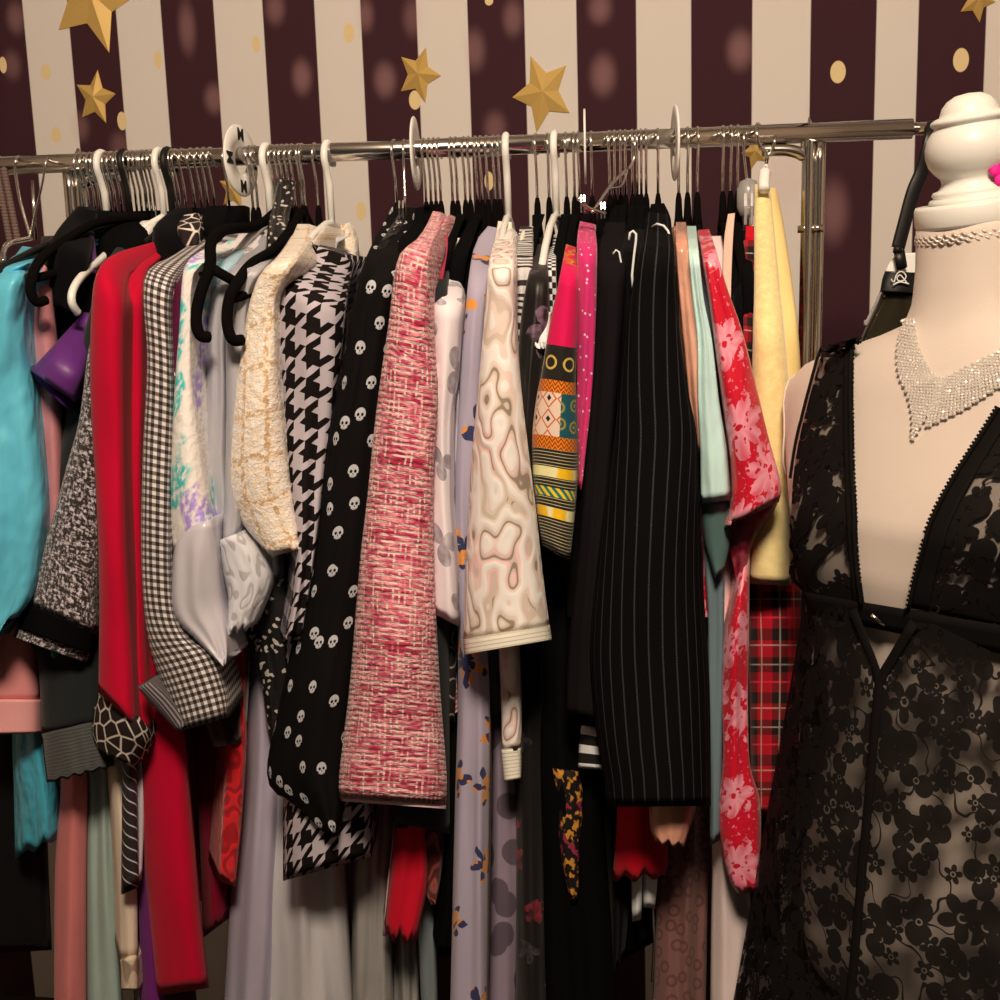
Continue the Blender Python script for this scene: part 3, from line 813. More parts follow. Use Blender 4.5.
G('lace_tunic', 'cream cutwork lace tunic with a ribbed cream hem band', 'tunic', [
    ('sleeve', 'cream_lace', '499,228 494,242 488,268 484,320 477,400 471,465 466,560 463,642', '513,228 514,262 516,340 526,430 536,510 543,575 550,628', dict(d=(.06, .305), ts=.1, dep=.1, fold=(1, .003), bulge=.05)),
    ('neckband', 'cream_plain', '498,221 494,244', '512,222 514,246', dict(d=(.05, .09), ts=1, dep=.03, fold=(1, .001), label='plain cream neckband')),
    ('hem_band', 'cream_band', '463,640 464,655', '550,626 552,640', dict(d=(.308, .308), ts=0, dep=.1, fold=(1, .002), wr=.002, label='ribbed cream hem band')),
    ('far_sleeve', 'cream_lace', '498,640 501,700 502,752', '518,640 521,700 521,750', dict(d=(.22, .22), ts=0, dep=.06, fold=(1, .003))),
    ('far_cuff', 'cream_band', '501,750 504,782', '521,748 521,779', dict(d=(.223, .223), ts=0, dep=.06, fold=(1, .001), label='ribbed cream cuff'))], ('cream_plain', 620))
G('zebra_blouse', 'top with wavy black and white stripes at the shoulder, right of the cream lace tunic', 'top', [
    ('', 'zebra_print', '520,226 517,245 514,290 511,340 512,420 512,520', '532,226 533,245 532,300 532,350 533,420 534,520', dict(d=(.04, .19), ts=.14, fold=(2, .005)))])
G('rose_blouse', 'dark satin blouse with shadowy mauve flowers, beside the magenta panel', 'blouse', [
    ('', 'mauve_shadow_print', '538,244 530,268 522,310 517,370 516,440 518,560', '546,244 548,270 549,310 545,360 540,420 536,470 538,560', dict(d=(.05, .235), ts=.12, fold=(2, .007)))])
G('checked_camisole', 'narrow black and white checked ruffle beside the orange scroll print', 'top', [
    ('', 'check_ribbon', '549,236 547,260 549,320 546,400', '557,236 556,260 557,320 556,400', dict(d=(.03, .17), ts=.2, fold=(2, .006)))])
G('white_scarf', 'small crumpled white scarf end poking out beside the magenta print', 'scarf', [
    ('', 'white_cotton', '545,312 534,330 535,346 540,349', '551,312 550,330 548,345 546,349', dict(d=(.22, .245), ts=1, dep=.03, fold=(2, .006)))])
G('print_dress', 'magenta dress with orange, teal and yellow banded folk border', 'dress', [
    ('sleeve', 'african_print', '566,244 559,280 552,312 546,345 541,375 536,400 532,440 534,490 542,545', '578,248 578,290 577,340 576,380 578,430 577,490 570,562', dict(d=(.08, .275), ts=.1, dep=.1, fold=(1, .004)))], ('black_cotton', 600))
g = 'black tops hung close together beside the magenta beaded cardigan'
for i, x in enumerate((540, 566, 574, 586)):
    filler('black_tee', 'black top hung tight beside the magenta beaded cardigan', x, 6, .12+.02*(i % 2), 214, 640, group=g)
G('beaded_cardigan', 'magenta pink cardigan sprinkled with tiny beads', 'cardigan', [
    ('', 'magenta_beaded', '580,221 577,240 577,275 575,320 577,380 576,440 577,490', '594,224 597,245 597,280 597,330 592,400 586,450 582,490', dict(d=(.05, .225), ts=.1, fold=(2, .006)))])
G('wool_coat', 'long brownish black coat hanging left of the pinstriped blazer', 'coat', [
    ('', 'brown_black_wool', '606,222 600,245 597,290 594,360 588,440 581,520 573,600 568,660 566,716', '626,222 626,250 624,300 618,380 612,460 606,560 602,660 602,722', dict(d=(.05, .25), ts=.1, fold=(2, .006)))])
g = 'black tops packed between the magenta cardigan and the pinstriped blazer'
for i, x in enumerate((604, 614, 622, 632, 640)):
    filler('black_shirt', 'black top packed between the magenta cardigan and the pinstriped blazer', x, 7, .13+.02*(i % 2), 205, 700, group=g, sh=248)
G('piped_jacket', 'black jacket edged with white piping, in the gap left of the pinstriped blazer', 'jacket', [
    ('front', 'black_velvet', '628,226 622,250 620,300 618,360 616,460', '644,226 644,250 642,300 640,360 636,460', dict(d=(.04, .215), ts=.12, fold=(1, .003)))], ('black_velvet', 520))
G('striped_belted_dress', 'black dress with white bars at the hem, under the left edge of the pinstriped blazer', 'dress', [
    ('skirt', 'black_cotton', *up('568,600 566,700 574,738', '620,600 612,700 606,738'), dict(d=(.02, .22), fold=(2, .004))),
    ('hem', 'white_stripe_black', '580,725 578,768', '604,730 606,770', dict(d=(.225, .225), ts=0, dep=.08, fold=(1, .002), label='hem with white bars'))])
G('embroidered_dress', 'long black dress with orange and gold embroidery down the front', 'dress', [
    ('skirt', 'black_cotton', *up('540,600 538,720 540,850 544,1015', '594,600 596,720 606,850 618,1015'), dict(d=(.02, .19), fold=(3, .012))),
    ('embroidery', 'gold_embroidery', '552,768 555,800 560,850 570,900', '580,772 584,800 580,850 578,900', dict(d=(.202, .2), ts=0, dep=.004, fold=(1, .004), label='orange and gold embroidered panel'))])
G('rose_dress', 'long black dress with dim red roses, left of the embroidered dress', 'dress', [
    ('', 'black_rose_print', *up('510,600 514,700 516,850 516,1015', '552,600 554,700 556,850 560,1015'), dict(d=(.02, .175), fold=(3, .010)))])
G('maxi_skirt', 'plain long black skirt below the pinstriped blazer', 'skirt', [
    ('', 'black_velvet', *up('594,700 598,820 602,900 606,985', '634,700 634,820 630,900 624,960'), dict(d=(.02, .15), fold=(3, .008)))])
G('pinstripe_blazer', 'black pinstriped blazer with white piped collar, widest dark garment on the rail', 'blazer', [
    ('sleeve', 'pinstripe', '648,212 642,240 637,262 630,300 622,370 612,450 604,510 596,570 591,620 590,670 597,740 604,780 606,807', '668,214 674,245 675,275 680,335 688,390 697,435 699,490 703,580 707,640 710,700 711,806', dict(d=(.08, .305), ts=.08, dep=.12, fold=(1, .003), bulge=.055, wr=.003)),
    ('collar', 'black_cotton', '651,204 648,220 650,248', '664,203 671,220 672,250', dict(d=(.05, .12), ts=1, dep=.06, fold=(1, .002)))], ('pinstripe', 780))
tube('piping', [at(x, y, YR-d) for x, y, d in ((652, 227, .14), (657, 224, .155), (664, 226, .16), (668, 231, .165), (671, 241, .165), (673, 256, .17))], .0012, 'white_cotton', bpy.data.objects['pinstripe_blazer'])['label'] = 'white piping'
pj = bpy.data.objects['piped_jacket']
tube('piping', [at(x, y, YR-.225) for x, y in ((629, 240), (630, 233), (633, 231), (636, 234), (636, 240), (634, 256), (632, 275), (633, 292))], .0012, 'white_cotton', pj)['label'] = 'white piping'
tube('piping', [at(x, y, YR-.225) for x, y in ((613, 254), (616, 250), (619, 252), (621, 262), (620, 285))], .0009, 'white_cotton', pj)['label'] = 'white piping'

# ---------------------------------------------------------------- right of the blazer
G('copper_blouse', 'copper satin blouse squeezed between the pinstriped blazer and the mint top', 'blouse', [
    ('sleeve', 'copper_satin', '676,222 676,245 679,290 684,350 690,410 696,455', '686,222 689,250 694,300 699,350 700,400 702,450', dict(d=(.06, .255), ts=.1, dep=.06, fold=(1.5, .006))),
    ('tail', 'copper_satin', '648,785 650,826 656,842', '702,785 692,822 684,847', dict(d=(.27, .27), ts=0, dep=.06, fold=(2, .010), wr=.008, hem=3))], ('copper_satin', 760), th=.006)
G('mint_blouse', 'pale mint satin blouse with a dark green reverse at its sleeve end', 'blouse', [
    ('sleeve', 'mint_satin', '687,226 689,255 694,300 698,340 698,400 700,450 701,504', '696,226 699,255 704,300 712,340 719,400 727,450 731,500', dict(d=(.07, .275), ts=.1, dep=.08, fold=(1.5, .007))),
    ('lining', 'mint_reverse', '701,502 704,540 715,578', '731,500 733,530 724,570', dict(d=(.26, .25), ts=1, dep=.06, fold=(1, .005), label='dark green reverse of the sleeve'))], ('mint_reverse', 640), th=.006)
G('grey_teal_dress', 'grey green dress between the pinstriped blazer and the red floral robe', 'dress', [
    ('', 'gray_teal', *up('704,540 708,620 709,750 710,846', '724,540 724,620 722,750 720,840'), dict(d=(.02, .235), fold=(1, .005)))])
G('floral_robe', 'red satin robe with pink hibiscus flowers and a wide open sleeve', 'robe', [
    ('sleeve', 'red_floral_satin', '698,230 702,250 708,290 714,340 722,400 730,460 731,500 724,528', '709,229 716,250 728,290 742,330 756,385 768,435 781,484 779,502', dict(d=(.08, .285), ts=.1, dep=.07, fold=(1.2, .008), bulge=.03)),
    ('sleeve_lining', 'red_floral_reverse', '726,500 724,530 732,560 738,590', '779,496 772,512 752,545 744,585', dict(d=(.255, .24), ts=1, dep=.05, fold=(1, .005), label='dull red reverse inside the open sleeve')),
    ('front_panel', 'red_floral_satin', '738,530 733,590 724,640 722,700 723,760 718,820 726,870 737,893', '754,500 750,560 749,640 748,700 750,765 760,800 761,850 759,893', dict(d=(.22, .25), ts=.3, dep=.1, fold=(1.5, .008)))], ('red_floral_satin', 600), th=.006)
g = 'black tops hung right of the red floral robe neckline'
for i, x in enumerate((722, 734)):
    filler('black_camisole', 'black top hung between the red floral robe and the tartan dress', x, 6, .13+.02*i, 232, 640, group=g)
G('nude_slip', 'slip with a beige strap behind the red floral robe', 'slip', [
    ('', 'beige_strap', '728,214 724,240 723,280 724,340 726,460', '735,213 733,240 731,290 731,340 733,460', dict(d=(.05, .2), ts=.4, dep=.02, fold=(.5, .002)))])
G('tartan_dress', 'red tartan pleated dress behind the yellow towelling wrap', 'dress', [
    ('strap', 'bright_red', '746,226 745,244', '756,226 757,244', dict(d=(.05, .08), ts=1, dep=.02, fold=(1, .001), label='plain red strap')),
    ('bodice', 'tartan', '745,240 743,290 744,360 746,480 747,590', '757,240 757,290 757,360 764,480 800,590', dict(d=(.08, .17), ts=.3, fold=(2, .004))),
    ('skirt', 'tartan', '748,585 748,650 750,720 752,815', '801,585 803,640 800,720 796,815', dict(d=(.175, .19), ts=.3, dep=.2, fold=(2.5, .006)))])
G('towelling_wrap', 'butter yellow towelling wrap hung from a metal clip hanger by the rack post', 'wrap', [
    ('front', 'yellow_terry', '755,184 754,215 754,290 752,370 751,470 749,584', '770,184 773,215 779,280 786,350 790,430 790,500 791,586', dict(d=(.045, .22), ts=.4, dep=.03, fold=(.8, .004), wr=.003)),
    ('back', 'yellow_terry_shade', '758,188 762,220 768,300 772,400 774,584', '776,188 783,220 792,280 799,340 803,430 805,500 805,587', dict(d=(.02, .15), ts=.4, dep=.05, fold=(1, .004)))])
G('blush_gown', 'blush satin gown hanging to the floor beneath the red floral robe', 'gown', [
    ('', 'blush_gown', *up('708,760 712,850 711,920 710,1015', '738,760 744,850 752,920 756,1015'), dict(d=(.02, .2), fold=(2, .008)))])
G('velvet_hem_dress', 'black dress corner showing just below the red floral robe', 'dress', [
    ('', 'black_velvet', *up('730,800 729,890 731,926 745,940', '775,800 780,890 780,926 780,944'), dict(d=(.02, .15), fold=(1, .005)))])
G('paisley_skirt', 'long brown paisley skirt in the shade below the copper satin', 'skirt', [
    ('', 'paisley_brown', *up('664,720 662,820 656,900 652,1015', '708,720 710,820 708,900 706,1015'), dict(d=(.02, .15), fold=(3, .012)))])
G('red_short_dress', 'bright red hem with a curved edge just under the pinstriped blazer', 'dress', [
    ('', 'bright_red', *up('616,700 617,812 613,870 613,880', '664,700 666,812 668,860 665,876'), dict(d=(.02, .21), fold=(2, .010), hem=-4))])
G('white_shirt', 'white shirt with two tails showing below the bright red hem', 'shirt', [
    ('tail', 'white_cotton', *up('630,760 631,860 632,922', '643,760 643,860 641,920'), dict(d=(.02, .17), fold=(1, .003))),
    ('tail', 'white_cotton', '643,800 643,870 643,907', '659,800 658,870 655,909', dict(d=(.165, .165), ts=0, dep=.02, fold=(1, .003)))])
G('chain_blouse', 'black top with silver chain trim, around the white shirt tails', 'top', [
    ('top', 'black_cotton', *up('620,760 620,860 622,960', '664,760 663,860 658,940'), dict(d=(.02, .12), fold=(2, .004)))])
tube('chain', [at(x, y, YR-.135) for x, y in ((653, 908), (654, 940), (652, 982))], .0014, 'chrome_wire', bpy.data.objects['chain_blouse'])['label'] = 'silver chain' if 'chain_blouse' in bpy.data.objects else ''

# ---------------------------------------------------------------- low, left of centre
G('red_lace_dress', 'scarlet lace dress hem beside the lilac tulle', 'dress', [
    ('', 'red_lace', *up('228,640 226,745 221,830 218,881', '248,640 247,745 242,820 235,887'), dict(d=(.02, .18), fold=(1, .005)))])
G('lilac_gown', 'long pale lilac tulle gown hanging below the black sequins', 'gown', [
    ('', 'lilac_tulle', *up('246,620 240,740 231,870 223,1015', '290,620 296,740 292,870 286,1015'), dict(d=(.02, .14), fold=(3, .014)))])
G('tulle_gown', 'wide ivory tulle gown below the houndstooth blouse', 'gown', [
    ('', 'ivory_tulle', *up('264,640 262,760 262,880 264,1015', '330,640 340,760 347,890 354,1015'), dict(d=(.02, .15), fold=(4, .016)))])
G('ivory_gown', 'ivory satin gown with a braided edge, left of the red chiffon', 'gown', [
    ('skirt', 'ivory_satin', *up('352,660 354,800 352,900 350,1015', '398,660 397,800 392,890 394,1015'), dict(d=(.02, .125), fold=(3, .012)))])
tube('braided_edge', [at(x, y, YR-.15) for x, y in ((396, 818), (394, 850), (390, 880), (387, 915), (385, 935))], .003, 'white_lace_trim', bpy.data.objects['ivory_gown'])
G('chiffon_dress', 'red chiffon dress with pointed fluttering hem under the tweed jacket', 'dress', [
    ('', 'red_chiffon', *up('398,700 396,820 390,880 385,936', '420,700 424,820 428,880 416,942'), dict(d=(.02, .2), fold=(2, .012), hem=5))])
G('rust_lace_dress', 'rust red lace dress corner right of the red chiffon', 'dress', [
    ('', 'rust_lace', *up('414,720 414,830 420,880 432,905', '444,720 445,830 442,870 436,904'), dict(d=(.02, .175), fold=(2, .006)))])
G('charcoal_tunic', 'charcoal tunic hem directly under the tweed jacket', 'tunic', [
    ('', 'charcoal_knit', *up('392,700 392,780 392,822', '450,700 450,780 450,834'), dict(d=(.02, .235), fold=(2, .005)))])
G('camo_trousers', 'grey patterned trouser leg hanging behind the red chiffon hem', 'trousers', [
    ('', 'silver_gray_satin', *up('416,820 417,910 422,1015', '434,820 436,910 438,1015'), dict(d=(.02, .13), fold=(1, .004)))])
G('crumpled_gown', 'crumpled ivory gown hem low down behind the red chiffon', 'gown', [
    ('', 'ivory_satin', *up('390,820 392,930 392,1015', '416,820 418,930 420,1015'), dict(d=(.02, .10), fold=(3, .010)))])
G('black_gown', 'long black gown between the rust lace and the lavender dress', 'gown', [
    ('skirt', 'black_cotton', *up('440,620 444,720 446,850 437,955', '466,620 464,720 462,850 452,956'), dict(d=(.02, .18), fold=(1.5, .005))),
    ('front_panel', 'chain_print', '438,625 438,720', '458,628 455,722', dict(d=(.197, .2), ts=0, dep=.01, fold=(1, .003), label='panel printed with chains'))])
# ------------------------------------------------------------------ room
def box_mesh(x0, x1, y0, y1, z0, z1):
    vs = [(x, y, z) for z in (z0, z1) for y in (y0, y1) for x in (x0, x1)]
    return mesh(vs, [(0, 2, 3, 1), (4, 5, 7, 6), (0, 1, 5, 4), (2, 6, 7, 3), (0, 4, 6, 2), (1, 3, 7, 5)])
def struct(name, me, mt):
    o = link(name, me, mt, None, False); o['kind'] = 'structure'; return o
EDG = [-30, 22, 67, 115, 160, 213, 262, 314, 360, 416, 467, 524, 576, 636, 691, 752.5, 811, 877, 919, 987, 1040]
EX = [at(x, 0, YW).x for x in EDG[1:]]
for _k in range(8): EX.append(EX[-1]+(.082 if _k % 2 else .092))
for _k in range(11): EX.insert(0, EX[0]-(.085 if _k % 2 == 0 else .075))
if EX[0] > -1.9 and len(EX) % 2: EX.insert(0, EX[0]-.08)
def wp(x, y): p = at(x, y, YW); return p.x, p.z
DOTS = [(46, 72, 5, 8), (3, 65, 4, 8), (56, 135, 5, 8), (122, 121, 5, 9), (349, 33, 5.5, 9), (361, 211, 5, 9), (415, 100, 6, 9), (838, 72, 7, 10), (961, 60, 7, 10.5), (489, 181, 4.5, 9), (489, 1, 4, 4), (256, 44, 4, 8), (158, 60, 4, 9)]
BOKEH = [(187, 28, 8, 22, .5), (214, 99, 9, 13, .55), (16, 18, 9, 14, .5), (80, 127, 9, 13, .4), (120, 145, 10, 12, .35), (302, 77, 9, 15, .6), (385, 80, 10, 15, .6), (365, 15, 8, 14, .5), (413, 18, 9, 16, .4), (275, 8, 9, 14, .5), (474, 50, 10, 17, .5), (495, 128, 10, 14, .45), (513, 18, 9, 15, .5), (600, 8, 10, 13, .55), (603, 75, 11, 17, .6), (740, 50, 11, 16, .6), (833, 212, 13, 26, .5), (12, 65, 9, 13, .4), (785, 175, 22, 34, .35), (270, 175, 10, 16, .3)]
def f_wall(c):
    k = None
    for i, x in enumerate(EX):
        s = c.x.step(x-.0012, x+.0012)
        s = s if (i+PAR) % 2 == 0 else -s
        k = s if k is None else k+s
    # even edges: dark -> light
    first = 1
    lightc, dark = T(214, 194, 174), T(60, 30, 34)
    k = k+PAR
    cloth = c.noise(c.vec(c.x*300, c.z*300), 1, 1)
    base = c.mix(k.sat(), lightc, dark) if EDG_DARK_FIRST else c.mix(k.sat(), dark, lightc)
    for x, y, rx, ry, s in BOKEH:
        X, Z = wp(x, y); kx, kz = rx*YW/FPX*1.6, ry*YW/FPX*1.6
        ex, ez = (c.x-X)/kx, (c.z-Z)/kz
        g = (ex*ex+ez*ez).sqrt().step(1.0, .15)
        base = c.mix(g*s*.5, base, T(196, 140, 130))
    for x, y, rx, ry in DOTS:
        X, Z = wp(x, y); kx, kz = rx*YW/FPX, ry*YW/FPX
        ex, ez = (c.x-X)/kx, (c.z-Z)/kz
        base = c.mix((ex*ex+ez*ez).sqrt().step(1.04, .94), base, T(222, 186, 130))
    return base
EDG_DARK_FIRST = True
PAR = 0 if (EX.index(at(67, 0, YW).x) % 2 == 0) else 1
mat('striped_backdrop', f_wall, .85, .15, 0, .05, lambda c: c.noise(c.vec(c.x*420, c.y, c.z*420), 1, 1), .12, .0008)
def f_carpet(c):
    d = c.vor(c.x/.09, c.y/.09, .9)[0]
    s = (c.noise(c.vec(c.x, c.y), 9, 2)*30).sin()
    return c.mix(d.band(.2, .45)*(s > .0), (.014, .009, .008), (.06, .036, .022))
mat('carpet', f_carpet, .95, .1, 0, .2)
mat('ceiling_paint', (.72, .66, .58), .9)
mat('wall_paint', (.55, .46, .38), .9)
struct('wall_back', box_mesh(-1.9, 1.6, YW, YW+.08, 0, 2.45), 'striped_backdrop')
struct('floor', box_mesh(-1.9, 1.6, -1.6, YW+.08, -.05, 0), 'carpet')
struct('ceiling', box_mesh(-1.9, 1.6, -1.6, YW+.08, 2.45, 2.5), 'ceiling_paint')
struct('wall_left', box_mesh(-1.98, -1.9, -1.6, YW+.08, 0, 2.45), 'wall_paint')
struct('wall_right', box_mesh(1.6, 1.68, -1.6, YW+.08, 0, 2.45), 'wall_paint')

# raised golden stars printed on and stuck to the backdrop
def star(x, y, r, rot, label, n=5, inner=.5, sq=.8):
    X, Z = wp(x, y); R = r*YW/FPX
    vs = [Vector((X, YW-.012, Z))]; fs = []
    for k in range(2*n):
        w = math.radians(rot)+PI*k/n
        q = R*(1 if k % 2 == 0 else inner)
        vs.append(Vector((X+q*math.sin(w)*sq, YW-.0015, Z+q*math.cos(w))))
    for k in range(2*n): fs.append((0, 1+k, 1+(k+1) % (2*n)))
    b = len(vs)
    for k in range(2*n): vs.append(vs[1+k]+Vector((0, .0035, 0)))
    for k in range(2*n):
        a, d = 1+k, 1+(k+1) % (2*n); fs.append((a, b+k, b+(k+1) % (2*n), d))
    o = link('wall_star', mesh(vs, fs), 'gold_foil', None, False)
    return tag(o, label, 'star')
star(96, 98, 27, 12, 'small golden star on a dark stripe above the leftmost white plastic hook')
star(93, -6, 58, 165, 'big golden star cut off by the top edge above the smaller star')
star(419, 75, 27, 22, 'golden star straddling two stripes above the round rack divider left of the tweed jacket')
star(543, 93, 37, -22, 'largest whole golden star, on a pale stripe above the cream tunic')
star(234, 190, 20, 10, 'golden star half hidden behind the round divider marked M')
star(977, 0, 20, 170, 'golden star cut off by the top edge above the mannequin')
star(755, 152, 16, -20, 'golden star peeking between hooks next to the yellow towelling wrap')

# ------------------------------------------------------------------ rack
RL, RR_ = at(0, 166, YR), at(912, 128.7, YR)
def rz(X): return RL.z+(RR_.z-RL.z)*(X-RL.x)/(RR_.x-RL.x)
rack = thing('garment_rack', (at(500, 150, YR).x, YR, 0), 'chrome garment rack whose long rail carries all the clothes', 'rack')
RAIL = .0108
tube('rail', [Vector((-1.0, YR, rz(-1.0))), Vector((RR_.x, YR, rz(RR_.x)))], RAIL, 'chrome', rack, 24)
tube('extension_bar', [Vector((RR_.x-.03, YR, rz(RR_.x))), Vector((.78, YR, rz(.78)))], .0068, 'chrome', rack, 16)
for pxs in ((808, 820.5), (66, 76)):
    ps = []
    for k, px in enumerate(pxs):
        X = at(px, 150, YR).x; z = rz(X)
        yy = YR+.004*k
        sgn = -1 if px == 808 else (1 if px == 76 else 0)
        if sgn:
            path = bez([Vector((X+sgn*.05, yy, z-.0165)), Vector((X+sgn*.02, yy, z-.018)), Vector((X+sgn*.004, yy, z-.026)), Vector((X, yy, z-.045)), Vector((X-.005, yy, .7)), Vector((X-.005, yy, .065))], 8)
        else:
            path = [Vector((X, yy, z-.008)), Vector((X, yy, z-.03)), Vector((X-.005, yy, .7)), Vector((X-.005, yy, .065))]
        tube('post', path, .0068, 'chrome', rack, 14); ps.append(X)
    cx = sum(ps)/2
    vs = []
    zc = at(pxs[0], 229, YR).z
    for X in ps: tube('collar', [Vector((X-.002, YR+.002, zc+.004)), Vector((X-.002, YR+.002, zc-.004))], .0082, 'chrome', rack, 20)
    ft = tube('foot_bar', [Vector((cx-.005, YR-.16, .06)), Vector((cx-.005, YR+.25, .06))], .012, 'chrome', rack, 16)
    for s in (-.62, 1):
        w = tube('caster', [Vector((cx-.017, YR+s*.24, .025)), Vector((cx+.007, YR+s*.24, .025))], .025, 'black_plastic', rack, 20)
        tube('caster_stem', [Vector((cx-.005, YR+s*.24, .03)), Vector((cx-.005, YR+s*.24, .06))], .005, 'chrome', w, 8)

# ------------------------------------------------------------------ hangers
def arc_hook(r, wire_end, lean=0.0, tip=200):
    p = []
    for k in range(15):
        w = math.radians(-25+k*(225+25)/14)
        p.append(Vector((0, r*math.cos(w), r*math.sin(w)+RAIL-r+.0)))
    p.append(Vector((0, -r*.45, -r*1.05-.008)))
    p.append(Vector((lean*.3, -.002, -r-.020)))
    p.append(Vector((lean, 0, -wire_end)))
    return p
OUT = [(0, -.078), (.03, -.081), (.09, -.097), (.15, -.121), (.19, -.141), (.202, -.155), (.196, -.166), (.17, -.168), (.08, -.168), (0, -.168)]
def frame_path(dy=1.0, dz=0):
    P = OUT+[(-y, z) for y, z in OUT[-2:0:-1]]
    return [Vector((0, y*dy, z+dz)) for y, z in P]
def proto(name, kind):
    o = bpy.data.objects.new(name, None); COL.objects.link(o); o.empty_display_size = .02
    if kind == 'velvet':
        tube('hook', arc_hook(.0145, .07), .0016, 'chrome_wire', o, 8)
        tube('neck', [Vector((0, 0, -.060)), Vector((0, 0, -.067)), Vector((0, 0, -.085)), Vector((0, 0, -.102))], [.0022, .0036, .0046, .0066], 'black_flock', o, 10)
        tube('frame', frame_path(.62, -.02), .0042, 'black_flock', o, 8, closed=True)
    elif kind == 'frost':
        tube('hook', arc_hook(.0145, .07), .0016, 'chrome_wire', o, 8)
        tube('frame', frame_path(.42, .004), .0052, 'white_plastic', o, 8, closed=True)
    elif kind == 'wire':
        tube('hook', arc_hook(.0145, .075), .0016, 'chrome_wire', o, 8)
        tube('frame', frame_path(1, .0), .0024, 'chrome_wire', o, 8, closed=True)
    else:
        c = {'white': 'white_plastic', 'black': 'black_plastic'}[kind]
        tube('hook', arc_hook(.0165, .082), .0042, c, o, 10)
        tube('frame', frame_path(.8, -.003), .0042, c, o, 8, closed=True)
    return o
PROTO = {}
def hang(px, kind, label, group=None, dx=0):
    name = {'velvet': 'velvet_hanger', 'wire': 'wire_hanger', 'white': 'plastic_hanger', 'black': 'plastic_hanger', 'frost': 'clear_hanger'}[kind]
    X = at(px, 166-px*.0407, YR-.014).x
    if kind not in PROTO:
        PROTO[kind] = o = proto(name, kind)
    else:
        src = PROTO[kind]; o = src.copy(); COL.objects.link(o)
        for ch in src.children:
            c = ch.copy(); COL.objects.link(c); c.parent = o
    o.location = (X, YR, rz(X))
    o.rotation_euler = (0, 0, math.radians(random.uniform(-3, 3)))
    tag(o, label, 'hanger', group)
    return o
def cluster(xs, where, kind='velvet'):
    for x in xs: hang(x, kind, 'black velvet hanger with a chrome hook, '+where, 'velvet hangers '+where)
cluster((74, 80, 86, 91), 'left of the first white plastic hook')
for x in (113, 133, 138): hang(x, 'frost', 'pale plastic hanger with a thin chrome hook, above the bunched black blouse', 'pale hangers above the bunched black blouse')
for x in (147, 172): hang(x, 'frost', 'pale plastic hanger with a thin chrome hook, close beside the thick black hook', 'pale hangers beside the thick black hook')
cluster((102, 107, 118, 123, 128, 143), 'between the first and second white plastic hooks')
hang(164, 'black', 'black plastic hanger, only thick black hook on the rail')
cluster((168, 178), 'just right of the black plastic hook')
cluster((187, 194, 200, 207, 222), 'just left of the round divider marked M')
cluster((246, 251), 'between the lettered divider and the next white hook')
hang(263, 'white', 'white plastic hanger just right of the round divider marked M')
cluster((269, 274, 279, 284, 289), 'above the black sequinned strap top')
cluster((299, 312), 'above the cream boucle jacket')
hang(325, 'white', 'white plastic hanger holding the houndstooth blouse')
hang(392, 'velvet', 'black velvet hanger with a lone chrome hook above the skull print blouse')
cluster((422, 427, 432, 437, 449, 454, 462, 467), 'above the pink tweed jacket and leaf print blouse')
cluster((474, 479, 485, 492, 497), 'above the lavender floral dress')
hang(505, 'white', 'white plastic hanger holding the cream lace tunic')
cluster((535, 547), 'either side of the zebra striped shoulder')
hang(554, 'white', 'white plastic hanger beside the checked ruffle and magenta print dress')
cluster((565, 573, 578), 'just left of the divider over the magenta clothes')
hang(591, 'velvet', 'black velvet hanger just right of the edge-on divider over the magenta clothes')
cluster((609, 614, 620, 625), 'above the brownish black coat')
cluster((632, 637, 641, 646), 'above the white piped jacket')
hang(658, 'velvet', 'black velvet hanger holding the pinstriped blazer')
hang(679, 'velvet', 'black velvet hanger holding the copper satin blouse')
hang(688, 'velvet', 'black velvet hanger holding the mint satin blouse')
hang(698, 'velvet', 'black velvet hanger holding the red floral robe')
cluster((724, 732, 739), 'above the tartan dress straps')

# hangers whose arm ends show in front of the clothes
def bare(px, pts, bar, mt, label, r=.0045):
    X = at(px, 166-px*.0407, YR-.014).x
    o = thing('velvet_hanger' if mt == 'black_flock' else 'plastic_hanger', (X, YR, rz(X)), label, 'hanger')
    b = Vector((X, YR, rz(X)))
    tube('hook', [p+b for p in arc_hook(.0165 if mt == 'white_plastic' else .0145, .07)], .0016 if mt == 'black_flock' else .0042, 'chrome_wire' if mt == 'black_flock' else mt, o, 8)
    nearp = [at(x, y, YR-d) for x, y, d in pts]
    full = [b+Vector((0, 0, -.066))]+nearp
    tube('arm', bez(full, 5), r, mt, o, 10)
    tube('arm', bez([Vector((2*X-p.x, 2*YR-p.y, p.z)) for p in full], 5), r, mt, o, 10)
    if bar:
        q = [at(x, y, YR-d) for x, y, d in bar]
        q.append(Vector((2*X-q[0].x, 2*YR-q[0].y, q[0].z)))
        tube('bar', q, r*.9, mt, o, 8)
    return o
bare(268, [(258, 226, .04), (240, 228, .12), (222, 231, .2), (211, 243, .25), (210, 266, .262), (201, 292, .268), (196, 318, .27), (200, 335, .272), (209, 337, .265)], [(211, 268, .262), (232, 280, .25), (254, 293, .2)], 'black_flock', 'black velvet hanger with drooping rounded end in front of the light blue shirt', .0056)
bare(296, [(278, 246, .12), (252, 264, .22), (236, 285, .262), (229, 300, .27), (227, 322, .275), (232, 339, .275), (242, 340, .265)], [(229, 299, .268), (242, 296, .25), (256, 290, .2)], 'black_flock', 'black velvet hanger with rounded end in front of the grey satin top', .0056)
bare(139, [(100, 222, .08), (66, 240, .16), (42, 258, .22), (33, 275, .25), (31, 292, .255), (37, 302, .25), (46, 300, .24)], [(36, 278, .24), (60, 272, .18)], 'black_flock', 'black velvet hanger with a looped end in front of the dusty rose camisole', .005)
